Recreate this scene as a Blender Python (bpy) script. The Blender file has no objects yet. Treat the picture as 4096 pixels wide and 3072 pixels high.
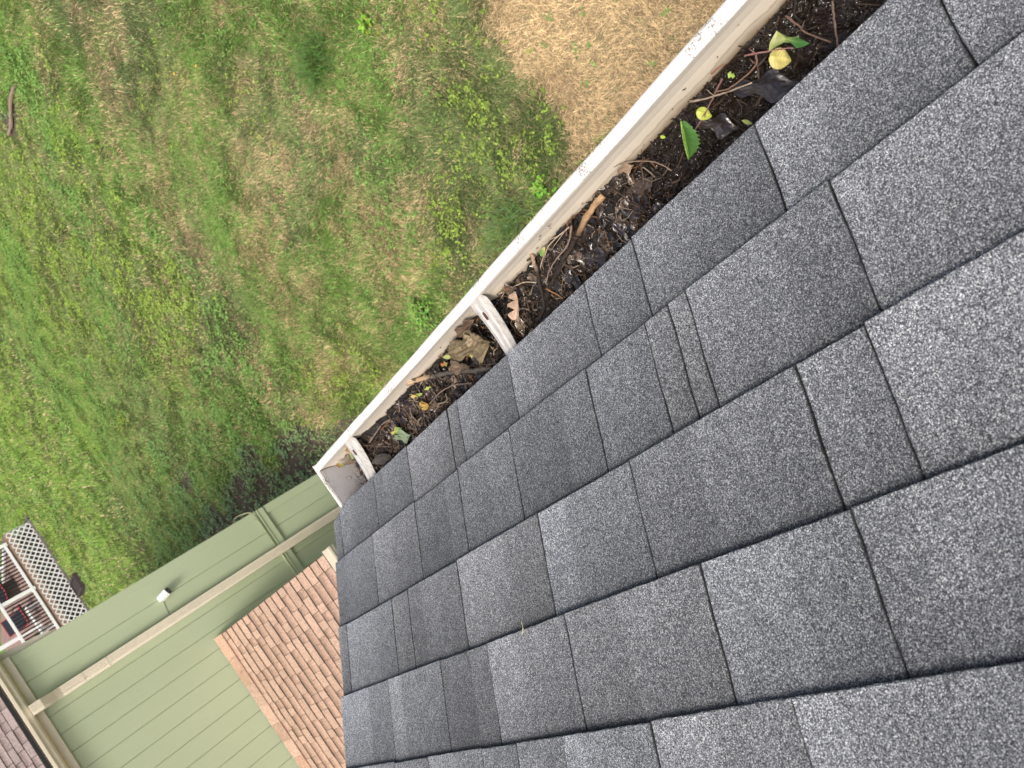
import bpy, math, random
import numpy as np
from mathutils import Vector, Matrix

random.seed(7); RNG = np.random.default_rng(11)
sc = bpy.context.scene
rad = math.radians
H = 5.0                                   # camera height above the lawn; all builders use z relative to the camera

# ------------------------------------------------------------------ camera, sky, sun, exposure
FPX = 3202.852   # focal length in pixels of the 4096 px wide photograph
CR = [[-0.582988, -0.809356, 0.071193], [-0.490302, 0.420329, 0.763497], [-0.647865, 0.410204, -0.641875]]
cam_d = bpy.data.cameras.new("camera"); cam = bpy.data.objects.new("camera", cam_d)
sc.collection.objects.link(cam)
cam_d.sensor_width = 36.0; cam_d.lens = FPX/4096*36.0
cam_d.clip_start = 0.02; cam_d.clip_end = 3000
cam_d.dof.use_dof = True; cam_d.dof.focus_distance = 1.25; cam_d.dof.aperture_fstop = 12.0
# columns of CR: image right, image down, forward (world axes)
r_, d_, f_ = Vector([CR[i][0] for i in range(3)]), Vector([CR[i][1] for i in range(3)]), Vector([CR[i][2] for i in range(3)])
m = Matrix((( r_.x, -d_.x, -f_.x, 0), (r_.y, -d_.y, -f_.y, 0), (r_.z, -d_.z, -f_.z, H), (0, 0, 0, 1)))
cam.matrix_world = m
sc.camera = cam

SUN = Vector((-0.25, -0.42, 0.87)).normalized()      # towards the sun
world = bpy.data.worlds.new("World"); sc.world = world; world.use_nodes = True
nt = world.node_tree; bg = nt.nodes["Background"]
sky = nt.nodes.new("ShaderNodeTexSky"); sky.sky_type = 'NISHITA'; sky.sun_disc = False
sky.sun_elevation = math.asin(SUN.z); sky.sun_rotation = math.atan2(SUN.x, SUN.y)
sky.air_density = 0.7; sky.dust_density = 6.0; sky.ozone_density = 0.3
nt.links.new(sky.outputs[0], bg.inputs[0]); bg.inputs[1].default_value = 0.15
sl = bpy.data.lights.new("sun", 'SUN'); sl.energy = 1.5; sl.angle = rad(14); sl.color = (1.0, 0.955, 0.88)
so = bpy.data.objects.new("sun", sl); sc.collection.objects.link(so)
so.rotation_euler = SUN.to_track_quat('Z', 'Y').to_euler(); so.location = (0, 0, 30)
sc.view_settings.view_transform = 'Standard'; sc.view_settings.look = 'None'
sc.view_settings.exposure = 0.58; sc.view_settings.gamma = 1.0

# ------------------------------------------------------------------ helpers
ORG = {}
def link(o, parent=None):
    sc.collection.objects.link(o)
    if parent is not None: o.parent = parent
def tag(o, label=None, cat=None, group=None, kind=None):
    if label: o["label"] = label
    if cat: o["category"] = cat
    if group: o["group"] = group
    if kind: o["kind"] = kind
    return o
def thing(name, loc, label, cat, group=None):
    o = bpy.data.objects.new(name, None); link(o); o.empty_display_size = 0.05
    o.location = (loc[0], loc[1], loc[2]+H); ORG[o.name] = (loc[0], loc[1], loc[2])
    return tag(o, label, cat, group)
class MB:
    def __init__(s): s.v = []; s.f = []; s.c = []; s.col = None; s.mi = []
    def add(s, vs, fs, col=None):
        b = len(s.v); s.v.extend([tuple(p) for p in vs]); s.f.extend([tuple(b+i for i in q) for q in fs])
        if col is not None:
            s.col = True; s.c.extend([col]*len(vs) if not isinstance(col, list) else col)
        return s
    def box(s, a, b, col=None):
        (x0, y0, z0), (x1, y1, z1) = a, b
        vs = [(x0,y0,z0),(x1,y0,z0),(x1,y1,z0),(x0,y1,z0),(x0,y0,z1),(x1,y0,z1),(x1,y1,z1),(x0,y1,z1)]
        return s.add(vs, [(0,3,2,1),(4,5,6,7),(0,1,5,4),(1,2,6,5),(2,3,7,6),(3,0,4,7)], col)
    def obox(s, p, ax, ay, az, col=None):      # box from corner p along three edge vectors
        p, ax, ay, az = map(Vector, (p, ax, ay, az))
        vs = [p, p+ax, p+ax+ay, p+ay, p+az, p+ax+az, p+ax+ay+az, p+ay+az]
        return s.add(vs, [(0,3,2,1),(4,5,6,7),(0,1,5,4),(1,2,6,5),(2,3,7,6),(3,0,4,7)], col)
    def prism(s, prof, fn, t0, t1, col=None, cap=True):   # closed profile [(a,b)] -> fn(t,a,b)
        n = len(prof)
        vs = [fn(t0, a, b) for a, b in prof]+[fn(t1, a, b) for a, b in prof]
        fs = [(i, (i+1) % n, n+(i+1) % n, n+i) for i in range(n)]
        if cap: fs += [tuple(range(n-1, -1, -1)), tuple(range(n, 2*n))]
        return s.add(vs, fs, col)
    def tube(s, pts, rads, n=7, rough=0.0, col=None):
        pts = [Vector(p) for p in pts]
        if not hasattr(rads, '__len__'): rads = [rads]*len(pts)
        vs = []; fs = []; up = Vector((0.13, 0.31, 0.94))
        for i, p in enumerate(pts):
            t = (pts[min(i+1, len(pts)-1)]-pts[max(i-1, 0)]).normalized()
            a = t.cross(up);  a = a.normalized() if a.length > 1e-4 else Vector((1, 0, 0))
            b = t.cross(a)
            for k in range(n):
                w = 2*math.pi*k/n; r = rads[i]*(1+rough*random.uniform(-1, 1))
                vs.append(p+a*math.cos(w)*r+b*math.sin(w)*r)
        for i in range(len(pts)-1):
            for k in range(n):
                fs.append((i*n+k, i*n+(k+1) % n, (i+1)*n+(k+1) % n, (i+1)*n+k))
        fs += [tuple(range(n-1, -1, -1)), tuple(range((len(pts)-1)*n, len(pts)*n))]
        return s.add(vs, fs, col)
    def build(s, name, mat, parent=None, smooth=False, bevel=0.0, origin=None):
        me = bpy.data.meshes.new(name)
        par = parent
        if par is not None: o0 = ORG[par.name]
        elif origin is not None: o0 = origin
        else:
            a = np.array(s.v); o0 = (float(a[:,0].mean()), float(a[:,1].mean()), float(a[:,2].min()))
        me.from_pydata([(p[0]-o0[0], p[1]-o0[1], p[2]-o0[2]) for p in s.v], [], s.f)
        if s.col:
            ca = me.color_attributes.new("tone", 'FLOAT_COLOR', 'POINT')
            flat = []
            for c in s.c: flat.extend((c[0], c[1], c[2], 1.0) if hasattr(c, '__len__') else (c, c, c, 1.0))
            ca.data.foreach_set("color", flat)
        if smooth: me.polygons.foreach_set("use_smooth", [True]*len(me.polygons))
        me.update(); me.materials.append(mat)
        o = bpy.data.objects.new(name, me); link(o, par)
        if par is None: o.location = (o0[0], o0[1], o0[2]+H)
        ORG[o.name] = tuple(o0)
        if bevel:
            md = o.modifiers.new("bevel", 'BEVEL'); md.width = bevel; md.segments = 2; md.limit_method = 'ANGLE'
        return o
def np_mesh(name, V, F, cols, mat, n, smooth=False):         # V (k,3) world-rel; F flat index array, n verts per face
    me = bpy.data.meshes.new(name)
    me.vertices.add(len(V)); me.vertices.foreach_set("co", V.astype(np.float32).ravel())
    nf = len(F)//n
    me.loops.add(len(F)); me.loops.foreach_set("vertex_index", F.astype(np.int32))
    me.polygons.add(nf); me.polygons.foreach_set("loop_start", np.arange(0, nf*n, n, dtype=np.int32))
    me.polygons.foreach_set("loop_total", np.full(nf, n, dtype=np.int32))
    if smooth: me.polygons.foreach_set("use_smooth", np.ones(nf, bool))
    me.update(calc_edges=True)
    if cols is not None:
        ca = me.color_attributes.new("tone", 'FLOAT_COLOR', 'POINT')
        c4 = np.ones((len(V), 4), np.float32); c4[:, :3] = cols
        ca.data.foreach_set("color", c4.ravel())
    me.materials.append(mat)
    o = bpy.data.objects.new(name, me); link(o); o.location = (0, 0, H)
    return o
# value noise in numpy
class VN:
    def __init__(s, seed): s.g = np.random.default_rng(seed).random((256, 256))
    def __call__(s, x, y, sc_=1.0):
        x = np.asarray(x, float)*sc_+37.7; y = np.asarray(y, float)*sc_+91.3
        xi = np.floor(x).astype(int); yi = np.floor(y).astype(int); fx = x-xi; fy = y-yi
        fx = fx*fx*(3-2*fx); fy = fy*fy*(3-2*fy); g = s.g
        a = g[xi % 256, yi % 256]; b = g[(xi+1) % 256, yi % 256]; c = g[xi % 256, (yi+1) % 256]; d = g[(xi+1) % 256, (yi+1) % 256]
        return a*(1-fx)*(1-fy)+b*fx*(1-fy)+c*(1-fx)*fy+d*fx*fy
    def fbm(s, x, y, sc_=1.0, o=4):
        t = 0; a = .5; n = 0
        for i in range(o): t = t+a*s(x, y, sc_*2**i); n += a; a *= .55
        return t/n
vn = VN(3); vn2 = VN(8); vn3 = VN(21)
def smooth_line(pts, k=5):
    P = [Vector(p) for p in pts]; P = [P[0]*2-P[1]]+P+[P[-1]*2-P[-2]]; out = []
    for i in range(1, len(P)-2):
        for j in range(k):
            t = j/k
            out.append(0.5*((2*P[i])+(P[i+1]-P[i-1])*t+(2*P[i-1]-5*P[i]+4*P[i+1]-P[i+2])*t*t+(3*P[i]-P[i-1]-3*P[i+1]+P[i+2])*t**3))
    out.append(P[-2]); return out

# ------------------------------------------------------------------ materials
class NT:
    def __init__(s, name):
        s.m = bpy.data.materials.new(name); s.m.use_nodes = True; s.t = s.m.node_tree; s.b = s.t.nodes["Principled BSDF"]
        s.out = s.t.nodes["Material Output"]
    def n(s, typ, **kw):
        nd = s.t.nodes.new(typ)
        for k, v in kw.items():
            if k.startswith("i_"): nd.inputs[k[2:].replace("_", " ")].default_value = v
            else: setattr(nd, k, v)
        return nd
    def l(s, a, b): s.t.links.new(a, b)
    def noise(s, scale, detail=4, rough=.55, vec=None, dist=0):
        nd = s.n("ShaderNodeTexNoise"); nd.inputs["Scale"].default_value = scale; nd.inputs["Detail"].default_value = detail
        nd.inputs["Roughness"].default_value = rough; nd.inputs["Distortion"].default_value = dist
        if vec is not None: s.l(vec, nd.inputs["Vector"])
        return nd
    def coord(s, scale=(1, 1, 1), rot=(0, 0, 0)):
        g = s.n("ShaderNodeNewGeometry"); mp = s.n("ShaderNodeMapping"); mp.inputs["Scale"].default_value = scale
        mp.inputs["Rotation"].default_value = rot
        s.l(g.outputs["Position"], mp.inputs["Vector"]); return mp.outputs[0]
    def ramp(s, fac, stops, interp='LINEAR'):
        r = s.n("ShaderNodeValToRGB"); e = r.color_ramp.elements; r.color_ramp.interpolation = interp
        while len(e) < len(stops): e.new(0.5)
        for el, (p, c) in zip(e, stops):
            el.position = p; el.color = (c[0], c[1], c[2], 1) if hasattr(c, '__len__') else (c, c, c, 1)
        s.l(fac, r.inputs[0]); return r.outputs[0]
    def mix(s, a, b, fac=0.5, mode='MIX'):
        x = s.n("ShaderNodeMix", data_type='RGBA', blend_type=mode)
        for i, v in ((6, a), (7, b), (0, fac)):
            if isinstance(v, bpy.types.NodeSocket): s.l(v, x.inputs[i])
            elif hasattr(v, '__len__'): x.inputs[i].default_value = (*v[:3], 1)
            else: x.inputs[i].default_value = v if i == 0 else (v, v, v, 1)
        return x.outputs[2]
    def bump(s, h, strength=.3, dist=.01, normal=None):
        b = s.n("ShaderNodeBump"); b.inputs["Strength"].default_value = strength; b.inputs["Distance"].default_value = dist
        s.l(h, b.inputs["Height"])
        if normal is not None: s.l(normal, b.inputs["Normal"])
        s.l(b.outputs[0], s.b.inputs["Normal"]); return b.outputs[0]
    def attr(s, name="tone"):
        a = s.n("ShaderNodeAttribute"); a.attribute_name = name; return a.outputs["Color"]
    def base(s, c):
        if isinstance(c, bpy.types.NodeSocket): s.l(c, s.b.inputs["Base Color"])
        else: s.b.inputs["Base Color"].default_value = (*c, 1)
    def rough(s, r): 
        if isinstance(r, bpy.types.NodeSocket): s.l(r, s.b.inputs["Roughness"])
        else: s.b.inputs["Roughness"].default_value = r
def mat_granule(name, stops, scale, big=0.18, bumpd=.0008, use_attr=True, rough=.85):
    t = NT(name); p = t.coord()
    v = t.n("ShaderNodeTexVoronoi"); v.inputs["Scale"].default_value = scale; t.l(p, v.inputs["Vector"])
    sep = t.n("ShaderNodeSeparateColor"); t.l(v.outputs["Color"], sep.inputs[0])
    c = t.ramp(sep.outputs[0], stops)
    nz = t.noise(38, 3, .6, p); n2 = t.ramp(nz.outputs[0], [(.3, 1-big), (.7, 1+big)])
    c = t.mix(c, n2, 1.0, 'MULTIPLY')
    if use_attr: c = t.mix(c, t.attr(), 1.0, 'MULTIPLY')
    t.base(c); t.rough(.85); t.b.inputs["Specular IOR Level"].default_value = .35
    t.bump(v.outputs["Distance"], 0.55, bumpd).node.invert = True
    return t.m
def mat_plain(name, c, rough=.6, nscale=30, var=.08, spec=.5, metal=0, bumps=0):
    t = NT(name); nz = t.noise(nscale, 4, .6, t.coord())
    t.base(t.ramp(nz.outputs[0], [(.3, [x*(1-var) for x in c]), (.7, [min(1, x*(1+var)) for x in c])]))
    t.rough(rough); t.b.inputs["Metallic"].default_value = metal; t.b.inputs["Specular IOR Level"].default_value = spec
    if bumps: t.bump(nz.outputs[0], bumps, .002)
    return t.m
M = {}
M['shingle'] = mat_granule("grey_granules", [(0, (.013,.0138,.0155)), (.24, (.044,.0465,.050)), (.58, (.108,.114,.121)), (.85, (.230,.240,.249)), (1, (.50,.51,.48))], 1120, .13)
M['brown_shingle'] = mat_granule("tan_brown_granules", [(0, (.16,.10,.075)), (.5, (.40,.27,.19)), (1, (.62,.46,.355))], 300, .14)
M['taupe_shingle'] = mat_granule("taupe_granules", [(0, (.09,.07,.07)), (.5, (.24,.19,.175)), (1, (.42,.35,.32))], 300, .14)

def mat_siding():
    t = NT("sage_green_siding")
    p = t.coord((22, 22, 1.1)); nz = t.noise(2.2, 6, .62, p, .6)
    p2 = t.coord((.5, .5, .35)); n2 = t.noise(1.3, 3, .5, p2)
    c = t.ramp(n2.outputs[0], [(.3, (.350,.412,.268)), (.7, (.402,.462,.308))])
    t.base(c); t.rough(.62); t.b.inputs["Specular IOR Level"].default_value = .3
    t.bump(nz.outputs[0], .55, .006)
    return t.m
M['siding'] = mat_siding()
M['cream'] = mat_plain("cream_paint", (.68,.625,.50), .5, 6, .05)
M['white_paint'] = mat_plain("white_paint", (.78,.79,.77), .5, 8, .04)
M['black'] = mat_plain("black_metal", (.012,.012,.013), .5, 20, .1)
def mat_lip(name, base, specks=True, stain=False):
    t = NT(name); p = t.coord()
    a = t.noise(26, 5, .7, p); c = t.ramp(a.outputs[0], [(.25, [x*.90 for x in base]), (.6, base)])
    if stain:
        sx = t.n("ShaderNodeSeparateXYZ"); t.l(p, sx.inputs[0])
        w = t.noise(17, 5, .65, p); mth = t.n("ShaderNodeMath", operation='MULTIPLY_ADD'); t.l(w.outputs[0], mth.inputs[0])
        mth.inputs[1].default_value = -.020; t.l(sx.outputs["Z"], mth.inputs[2])
        mr = t.n("ShaderNodeMapRange"); t.l(mth.outputs[0], mr.inputs[0])
        mr.inputs["From Min"].default_value = H-.905; mr.inputs["From Max"].default_value = H-.835
        s_ = t.ramp(mr.outputs[0], [(0, (.20,.15,.10)), (.14, (.34,.28,.20)), (.24, (.52,.46,.36)), (.27, (.40,.33,.24)), (.31, (.65,.58,.46)), (.62, (.69,.63,.52)), (1, (.72,.68,.59))])
        c = t.mix(s_, t.ramp(a.outputs[0], [(.2, .92), (.65, 1)]), 1.0, 'MULTIPLY')
    if specks:
        v = t.noise(330, 3, .75, p); w2 = t.noise(22, 2, .5, p)
        mul = t.n("ShaderNodeMath", operation='MULTIPLY'); t.l(v.outputs[0], mul.inputs[0]); t.l(w2.outputs[0], mul.inputs[1])
        k = t.ramp(mul.outputs[0], [(.340, 0), (.365, .85)])
        c = t.mix(c, (.10,.09,.075), k)
    t.base(c); t.rough(.42); t.bump(a.outputs[0], .08, .001)
    return t.m
M['lip'] = mat_lip("white_enamel_weathered", (.70,.685,.635))
M['trough'] = mat_lip("stained_white_enamel", (.70,.65,.54), False, True)
M['endplate'] = mat_lip("grey_dusty_metal", (.36,.355,.36), True)
def mat_zinc():
    t = NT("weathered_aluminium"); p = t.coord((1, 6, 1)); a = t.noise(60, 5, .7, p)
    t.base(t.ramp(a.outputs[0], [(.25, (.24,.23,.20)), (.5, (.46,.45,.42)), (.75, (.60,.59,.55))]))
    t.b.inputs["Metallic"].default_value = .15; t.rough(.6); t.bump(a.outputs[0], .15, .001); return t.m
M['zinc'] = mat_zinc()
def mat_attr(name, rough=.6, spec=.4, transl=0., nscale=200, var=.25, bump=0., coat=0.):
    t = NT(name); nz = t.noise(nscale, 4, .6, t.coord())
    c = t.mix(t.attr(), t.ramp(nz.outputs[0], [(.25, 1-var), (.75, 1+var)]), 1.0, 'MULTIPLY')
    t.base(c); t.rough(rough); t.b.inputs["Specular IOR Level"].default_value = spec
    t.b.inputs["Coat Weight"].default_value = coat; t.b.inputs["Coat Roughness"].default_value = .06
    if bump: t.bump(nz.outputs[0], bump, .002)
    if transl:
        tr = t.n("ShaderNodeBsdfTranslucent"); t.l(c, tr.inputs[0]); mx = t.n("ShaderNodeMixShader"); mx.inputs[0].default_value = transl
        t.l(t.b.outputs[0], mx.inputs[1]); t.l(tr.outputs[0], mx.inputs[2]); t.l(mx.outputs[0], t.out.inputs[0])
    return t.m
M['grass'] = mat_attr("grass_blades", .65, .25, .25, 3, .1)
M['weed'] = mat_attr("weed_leaves", .5, .35, .25, 30, .15)
M['ground'] = mat_attr("lawn_soil", .95, .1, 0, 35, .45, .6)
M['leaf'] = mat_attr("fresh_leaf", .38, .45, .15, 140, .12, .25)
M['dryleaf'] = mat_attr("dry_leaf", .7, .3, .1, 170, .25, .35)
M['wetleaf'] = mat_attr("wet_dead_leaf", .28, .6, 0, 230, .45, .5, .6)
M['bark'] = mat_attr("twig_bark", .7, .3, 0, 420, .35, .5)
def mat_muck():
    t = NT("wet_leaf_muck"); p = t.coord(); a = t.noise(210, 6, .7, p, .8); b = t.noise(45, 4, .6, p)
    t.base(t.ramp(a.outputs[0], [(.3, (.003,.0025,.002)), (.55, (.010,.0075,.006)), (.75, (.028,.020,.014))]))
    t.l(t.ramp(b.outputs[0], [(.35, .25), (.65, .7)]), t.b.inputs["Roughness"])
    t.bump(a.outputs[0], .9, .004); return t.m
M['muck'] = mat_muck()
def mat_water():
    t = NT("brown_rain_water"); p = t.coord((1, .55, 1), (0, 0, .5)); a = t.noise(34, 3, .55, p, 2.2)
    t.base((.13,.09,.06)); t.rough(.04); t.bump(t.noise(150, 2, .5, p, 2.5).outputs[0], .7, .004); t.b.inputs["Transmission Weight"].default_value = .92; t.b.inputs["IOR"].default_value = 1.45
    t.bump(a.outputs[0], 1.0, .016); return t.m
M['water'] = mat_water()

# ------------------------------------------------------------------ roof shingle generator
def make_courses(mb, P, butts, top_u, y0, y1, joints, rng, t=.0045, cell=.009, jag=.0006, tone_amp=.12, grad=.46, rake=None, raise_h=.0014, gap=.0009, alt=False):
    """P(u,y,h)->point; butts: list of up-slope butt positions; joints: per course list of y cuts."""
    for k, ub in enumerate(butts):
        un = butts[k+1] if k+1 < len(butts) else top_u
        exp_ = un-ub; ut = un+.03
        yr = y1+(rake[k] if rake else 0)
        cuts = sorted(j for j in joints[k] if y0+.02 < j < yr-.015)
        edges = [y0]+cuts+[yr]
        # granule blends plus painted shade up-slope, under the next course: every tab is its own blend, lighter at its lower far corner, with an unmarked change inside long tabs
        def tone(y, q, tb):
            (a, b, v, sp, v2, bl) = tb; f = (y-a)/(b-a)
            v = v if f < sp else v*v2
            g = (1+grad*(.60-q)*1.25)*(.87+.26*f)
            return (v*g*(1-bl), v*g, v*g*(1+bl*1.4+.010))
        # continuous lower layer, seen in the cuts
        mb.obox(P(ub+.002, y0, -.0035), Vector(P(ub+.002, yr-.003, -.0035))-Vector(P(ub+.002, y0, -.0035)),
                Vector(P(ut, y0, -.0058))-Vector(P(ub+.002, y0, -.0035)), Vector(P(ub, y0, -.0012))-Vector(P(ub, y0, -.0035)) , (.035,.035,.04))
        last_ed = .3; last_wj = 0.0
        for e in range(len(edges)-1):
            a, b = edges[e]+gap, edges[e+1]-gap
            if b-a < .006: continue
            nx = max(2, int((b-a)/cell)); up = raise_h*rng.choice([0, 0, 1, .6]); skew = rng.uniform(-.0012, .0012)
            du = rng.choice([0, 0, .0015, -.001]) 
            rows = [(-.0, -.0042), (-.0, -.0010), (.0010, 0.0)]+[((exp_)*q, None) for q in (.06, .2, .38, .56, .75, .90, .965, 1.0)]+[(ut-ub, None)]
            vs = []; cs = []
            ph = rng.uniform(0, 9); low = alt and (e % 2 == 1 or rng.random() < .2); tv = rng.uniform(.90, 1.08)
            tb = (a, b, rng.uniform(1-tone_amp, 1+tone_amp), rng.uniform(.25, .8) if b-a > .16 else 2, rng.choice([.76, .84, 1.16, 1.25]), rng.uniform(-.004, .025))
            ew = rng.uniform(.0010, .0018); ysm = [0, ew/(b-a)]+[i/nx for i in range(1, nx)]+[1-ew/(b-a), 1]; nx = len(ysm)-1; ed0 = last_ed; ed1 = rng.uniform(.10, .42); last_ed = ed1; wj1 = rng.uniform(0, 6); wj0 = last_wj; last_wj = wj1
            if alt: up = 0 if low else raise_h
            for ri, (uo, hh) in enumerate(rows):
                for i in range(nx+1):
                    f = ysm[i]; y = a+(b-a)*f
                    q = max(0, min(1, uo/exp_))
                    hbase = (t+up)*(1-uo/exp_)-.0012*q if ri > 2 else t+up
                    wob = .0004*math.sin(y*23+ph)+.0002*math.sin(y*61+ph*2)
                    h = hbase+(hh or 0)+wob*(1-q)
                    ee = jag*rng.uniform(-1, 1)*(1 if ri < 3 else .4)
                    yj = (jag*rng.uniform(-1, 1) if i in (0, nx) else 0)+(.0006*math.sin(uo*60+(wj0 if i < 2 else wj1)) if i in (0, 1, nx-1, nx) and not alt else 0)
                    if (i in (0, nx)) and ri > 1 : h -= .0005
                    uu = ub+uo+du+ee+skew*f*(1-q)
                    vs.append(P(uu, y+yj, h)); c = tone(y, q, tb) if not alt else tuple(v*tv*(1-(.52*max(0, q-.25)/.75 if low else 0)) for v in (1, .97 if low else 1, .96 if low else 1)); cs.append(tuple(x*(.5 if ri == 0 else (.80 if ri == 9 else (.30 if ri >= 10 else 1)))*(((ed0 if i == 0 else ed1) if not alt else .8) if i in (0, nx) else 1) for x in c))  # rows under the next butt are darkened to paint in its shadow line
            nr = len(rows); fs = []; W = nx+1
            for r in range(nr-1):
                for i in range(nx): fs.append((r*W+i, r*W+i+1, (r+1)*W+i+1, (r+1)*W+i))
            # side skirts
            for side in (0, nx):
                base = len(vs)
                for r in range(1, nr):
                    uo = rows[r][0]; v = Vector(vs[r*W+side]); lowered = v-(Vector(P(0, 0, 1))-Vector(P(0, 0, 0)))*.0055
                    vs.append(tuple(lowered)); cs.append((.05,.05,.055))
                for r in range(1, nr-1):
                    fs.append((r*W+side, (r+1)*W+side, base+r, base+r-1))
            mb.add(vs, fs, cs)

# ------------------------------------------------------------------ OUR HOUSE: grey shingle roof
Nv = Vector((0.54864665, 0, 0.83605433)); Sv = Vector((0.83605433, 0, -0.54864665)); DPL = .606
def PR(u, y, h): return tuple(-Nv*(DPL+.005-h)-Sv*u+Vector((0, y, 0)))
house = thing("house", (-2.5, .3, -5.0), "grey shingled house roof in the foreground with a white gutter along its eave", "house")
butts = [-.556, -.4397, -.293, -.1502, -.0085]+[.135+.1425*i for i in range(14)]
J = [[-.9,-.62,-.38,-.1,.2,.400,.6135,.72,.933,1.150,1.111,1.331,1.510,1.73],
     [-.8,-.5,-.2,.05,.345,.549,.580,.624,.750,.958,1.137,1.318,1.538],
     [-.7,-.45,-.15,.12,.36,.44,.701,.915,1.173,1.382,1.461,1.7195],
     [-.9,-.6,-.3,.0,.2,.430,.623,.886,1.103,1.270,1.503],
     [-.9,-.5,-.25,.1,.33,.548,.754,.9335,1.053,1.157,1.35,1.5]]
rr = random.Random(5)
for i in range(14):
    y = -1.2; l = []
    while y < 1.7: y += rr.choice([.06, .14, .2, .26, .33]); l.append(y)
    J.append(l)
rake = [0, .002, -.002, .003, 0]+[rr.uniform(-.004, .004) for _ in range(14)]
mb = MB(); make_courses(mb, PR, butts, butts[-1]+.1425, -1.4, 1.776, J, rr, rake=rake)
# cut the corner of the starter course at the rake
for i, (x, y, z) in enumerate(mb.v):
    u = -(Vector((x, y, z)).dot(Sv))
    if y > 1.70 and u < -.50:
        lim = -.556+(y-1.70)*.33
        if u < lim: mb.v[i] = tuple(Vector((x, y, z))-Sv*(lim-u))
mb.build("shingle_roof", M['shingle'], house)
mb = MB(); mb.obox(PR(-.548, -1.4, -.018), Vector(PR(1.9, -1.4, -.018))-Vector(PR(-.548, -1.4, -.018)), (0, 3.165, 0), Nv*.0095)
mb.build("roof_deck", mat_plain("plywood", (.20,.16,.11), .8), house)
mb = MB(); mb.box((.098, -1.4, -1.00), (.1215, 1.74, -.845)); mb.build("fascia", M['white_paint'], house)
mb = MB(); mb.box((-.35, -1.4, -1.015), (.098, 1.74, -1.003)); mb.build("soffit", M['white_paint'], house)
mb = MB(); mb.box((-5.5, -1.4, -5.0), (-.352, 1.62, -1.0)); mb.build("wall", M['siding'], house)
# rake board and drip edge
mb = MB(); mb.obox(PR(-.53, 1.745, -.16), Vector(PR(1.9, 0, 0))-Vector(PR(-.53, 0, 0)), (0, .018, 0), Nv*.14); mb.build("rake_board", M['white_paint'], house)
mb = MB(); mb.box((.1225, -1.4, -.872), (.1245, 1.745, -.838)); mb.build("drip_edge", M['lip'], house)

# ------------------------------------------------------------------ gutter (part of the house) with end cap and hangers
def ext(y, a, b): return (a, y, b)
YE = 1.7455; Y0 = -1.4
prof_in = [(.1255,-.842),(.1255,-.944),(.2005,-.944),(.2045,-.925),(.210,-.906),(.2165,-.890),(.2225,-.876),(.2285,-.860),(.2315,-.846),(.2325,-.833)]
prof_out = [(.2340,-.834),(.2480,-.8335),(.2488,-.852),(.2478,-.866),(.2380,-.876),(.2300,-.893),(.2200,-.910),(.2140,-.928),(.2100,-.946),(.124,-.946),(.124,-.842)]
mb = MB()
closed = prof_in+[(.2335,-.830)]+prof_out
NY = 60
vs = []; n = len(closed)
for j in range(NY+1):
    y = Y0+(YE-Y0)*j/NY
    for a, b in closed: vs.append((a+.0006*math.sin(y*7), y, b+.0005*math.sin(y*11+a*40)))
fs = [(j*n+i, j*n+(i+1) % n, (j+1)*n+(i+1) % n, (j+1)*n+i) for j in range(NY) for i in range(n)]
mb.add(vs, fs); gut = mb.build("gutter", M['trough'], house, smooth=False)
# folded lip: rounded white flange
mb = MB(); lipp = [(.2322,-.8305),(.2330,-.8285),(.2352,-.8275),(.2415,-.8270),(.2468,-.8276),(.2490,-.8292),(.2500,-.8330),(.2500,-.8420),(.2491,-.8420),(.2489,-.8335),(.2326,-.8325)]
NYL = 90; n = len(lipp); vs = []
for j in range(NYL+1):
    y = Y0+(YE+.006-Y0)*j/NYL; w = .0005*math.sin(y*9.3)+.0003*math.sin(y*31)
    for a, b in lipp: vs.append((a+w, y, b+.0004*math.sin(y*17)))
fs = [(j*n+i, j*n+(i+1) % n, (j+1)*n+(i+1) % n, (j+1)*n+i) for j in range(NYL) for i in range(n)]+[tuple(range(n-1, -1, -1)), tuple(NYL*n+i for i in range(n))]
mb.add(vs, fs); mb.build("lip", M['lip'], gut, smooth=False)
# end cap plate (grey inside face) and its white folded rim, sealant bead and stamped staple
mb = MB(); outl = [(.1245,-.843),(.1245,-.9445),(.2005,-.9445),(.2045,-.926),(.2105,-.907),(.2170,-.891),(.2230,-.877),(.2290,-.861),(.2320,-.847),(.2325,-.834),(.2300,-.8325),(.1300,-.8325)]
mb.prism(outl, ext, YE-.0015, YE+.001); ec = mb.build("end_cap", M['endplate'], gut)
mb = MB(); mb.box((.1200, YE-.0015, -.8318), (.2330, YE+.0085, -.8262)); mb.box((.2330, YE+.0062, -.846), (.2512, YE+.0085, -.8262))
mb.build("rim", M['lip'], ec, bevel=.0008)
mb = MB(); mb.tube([(a-.001, YE-.003, b+.001) for a, b in outl[1:10]], .0022, 6, .25); mb.build("sealant_bead", mat_plain("aged_sealant", (.16,.13,.10), .6), ec)
mb = MB(); mb.tube([(.176, YE-.003, -.872), (.176, YE-.0032, -.884), (.184, YE-.0032, -.884), (.184, YE-.003, -.872)], .0006, 5)
mb.build("clip_mark", M['zinc'], ec)
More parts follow.
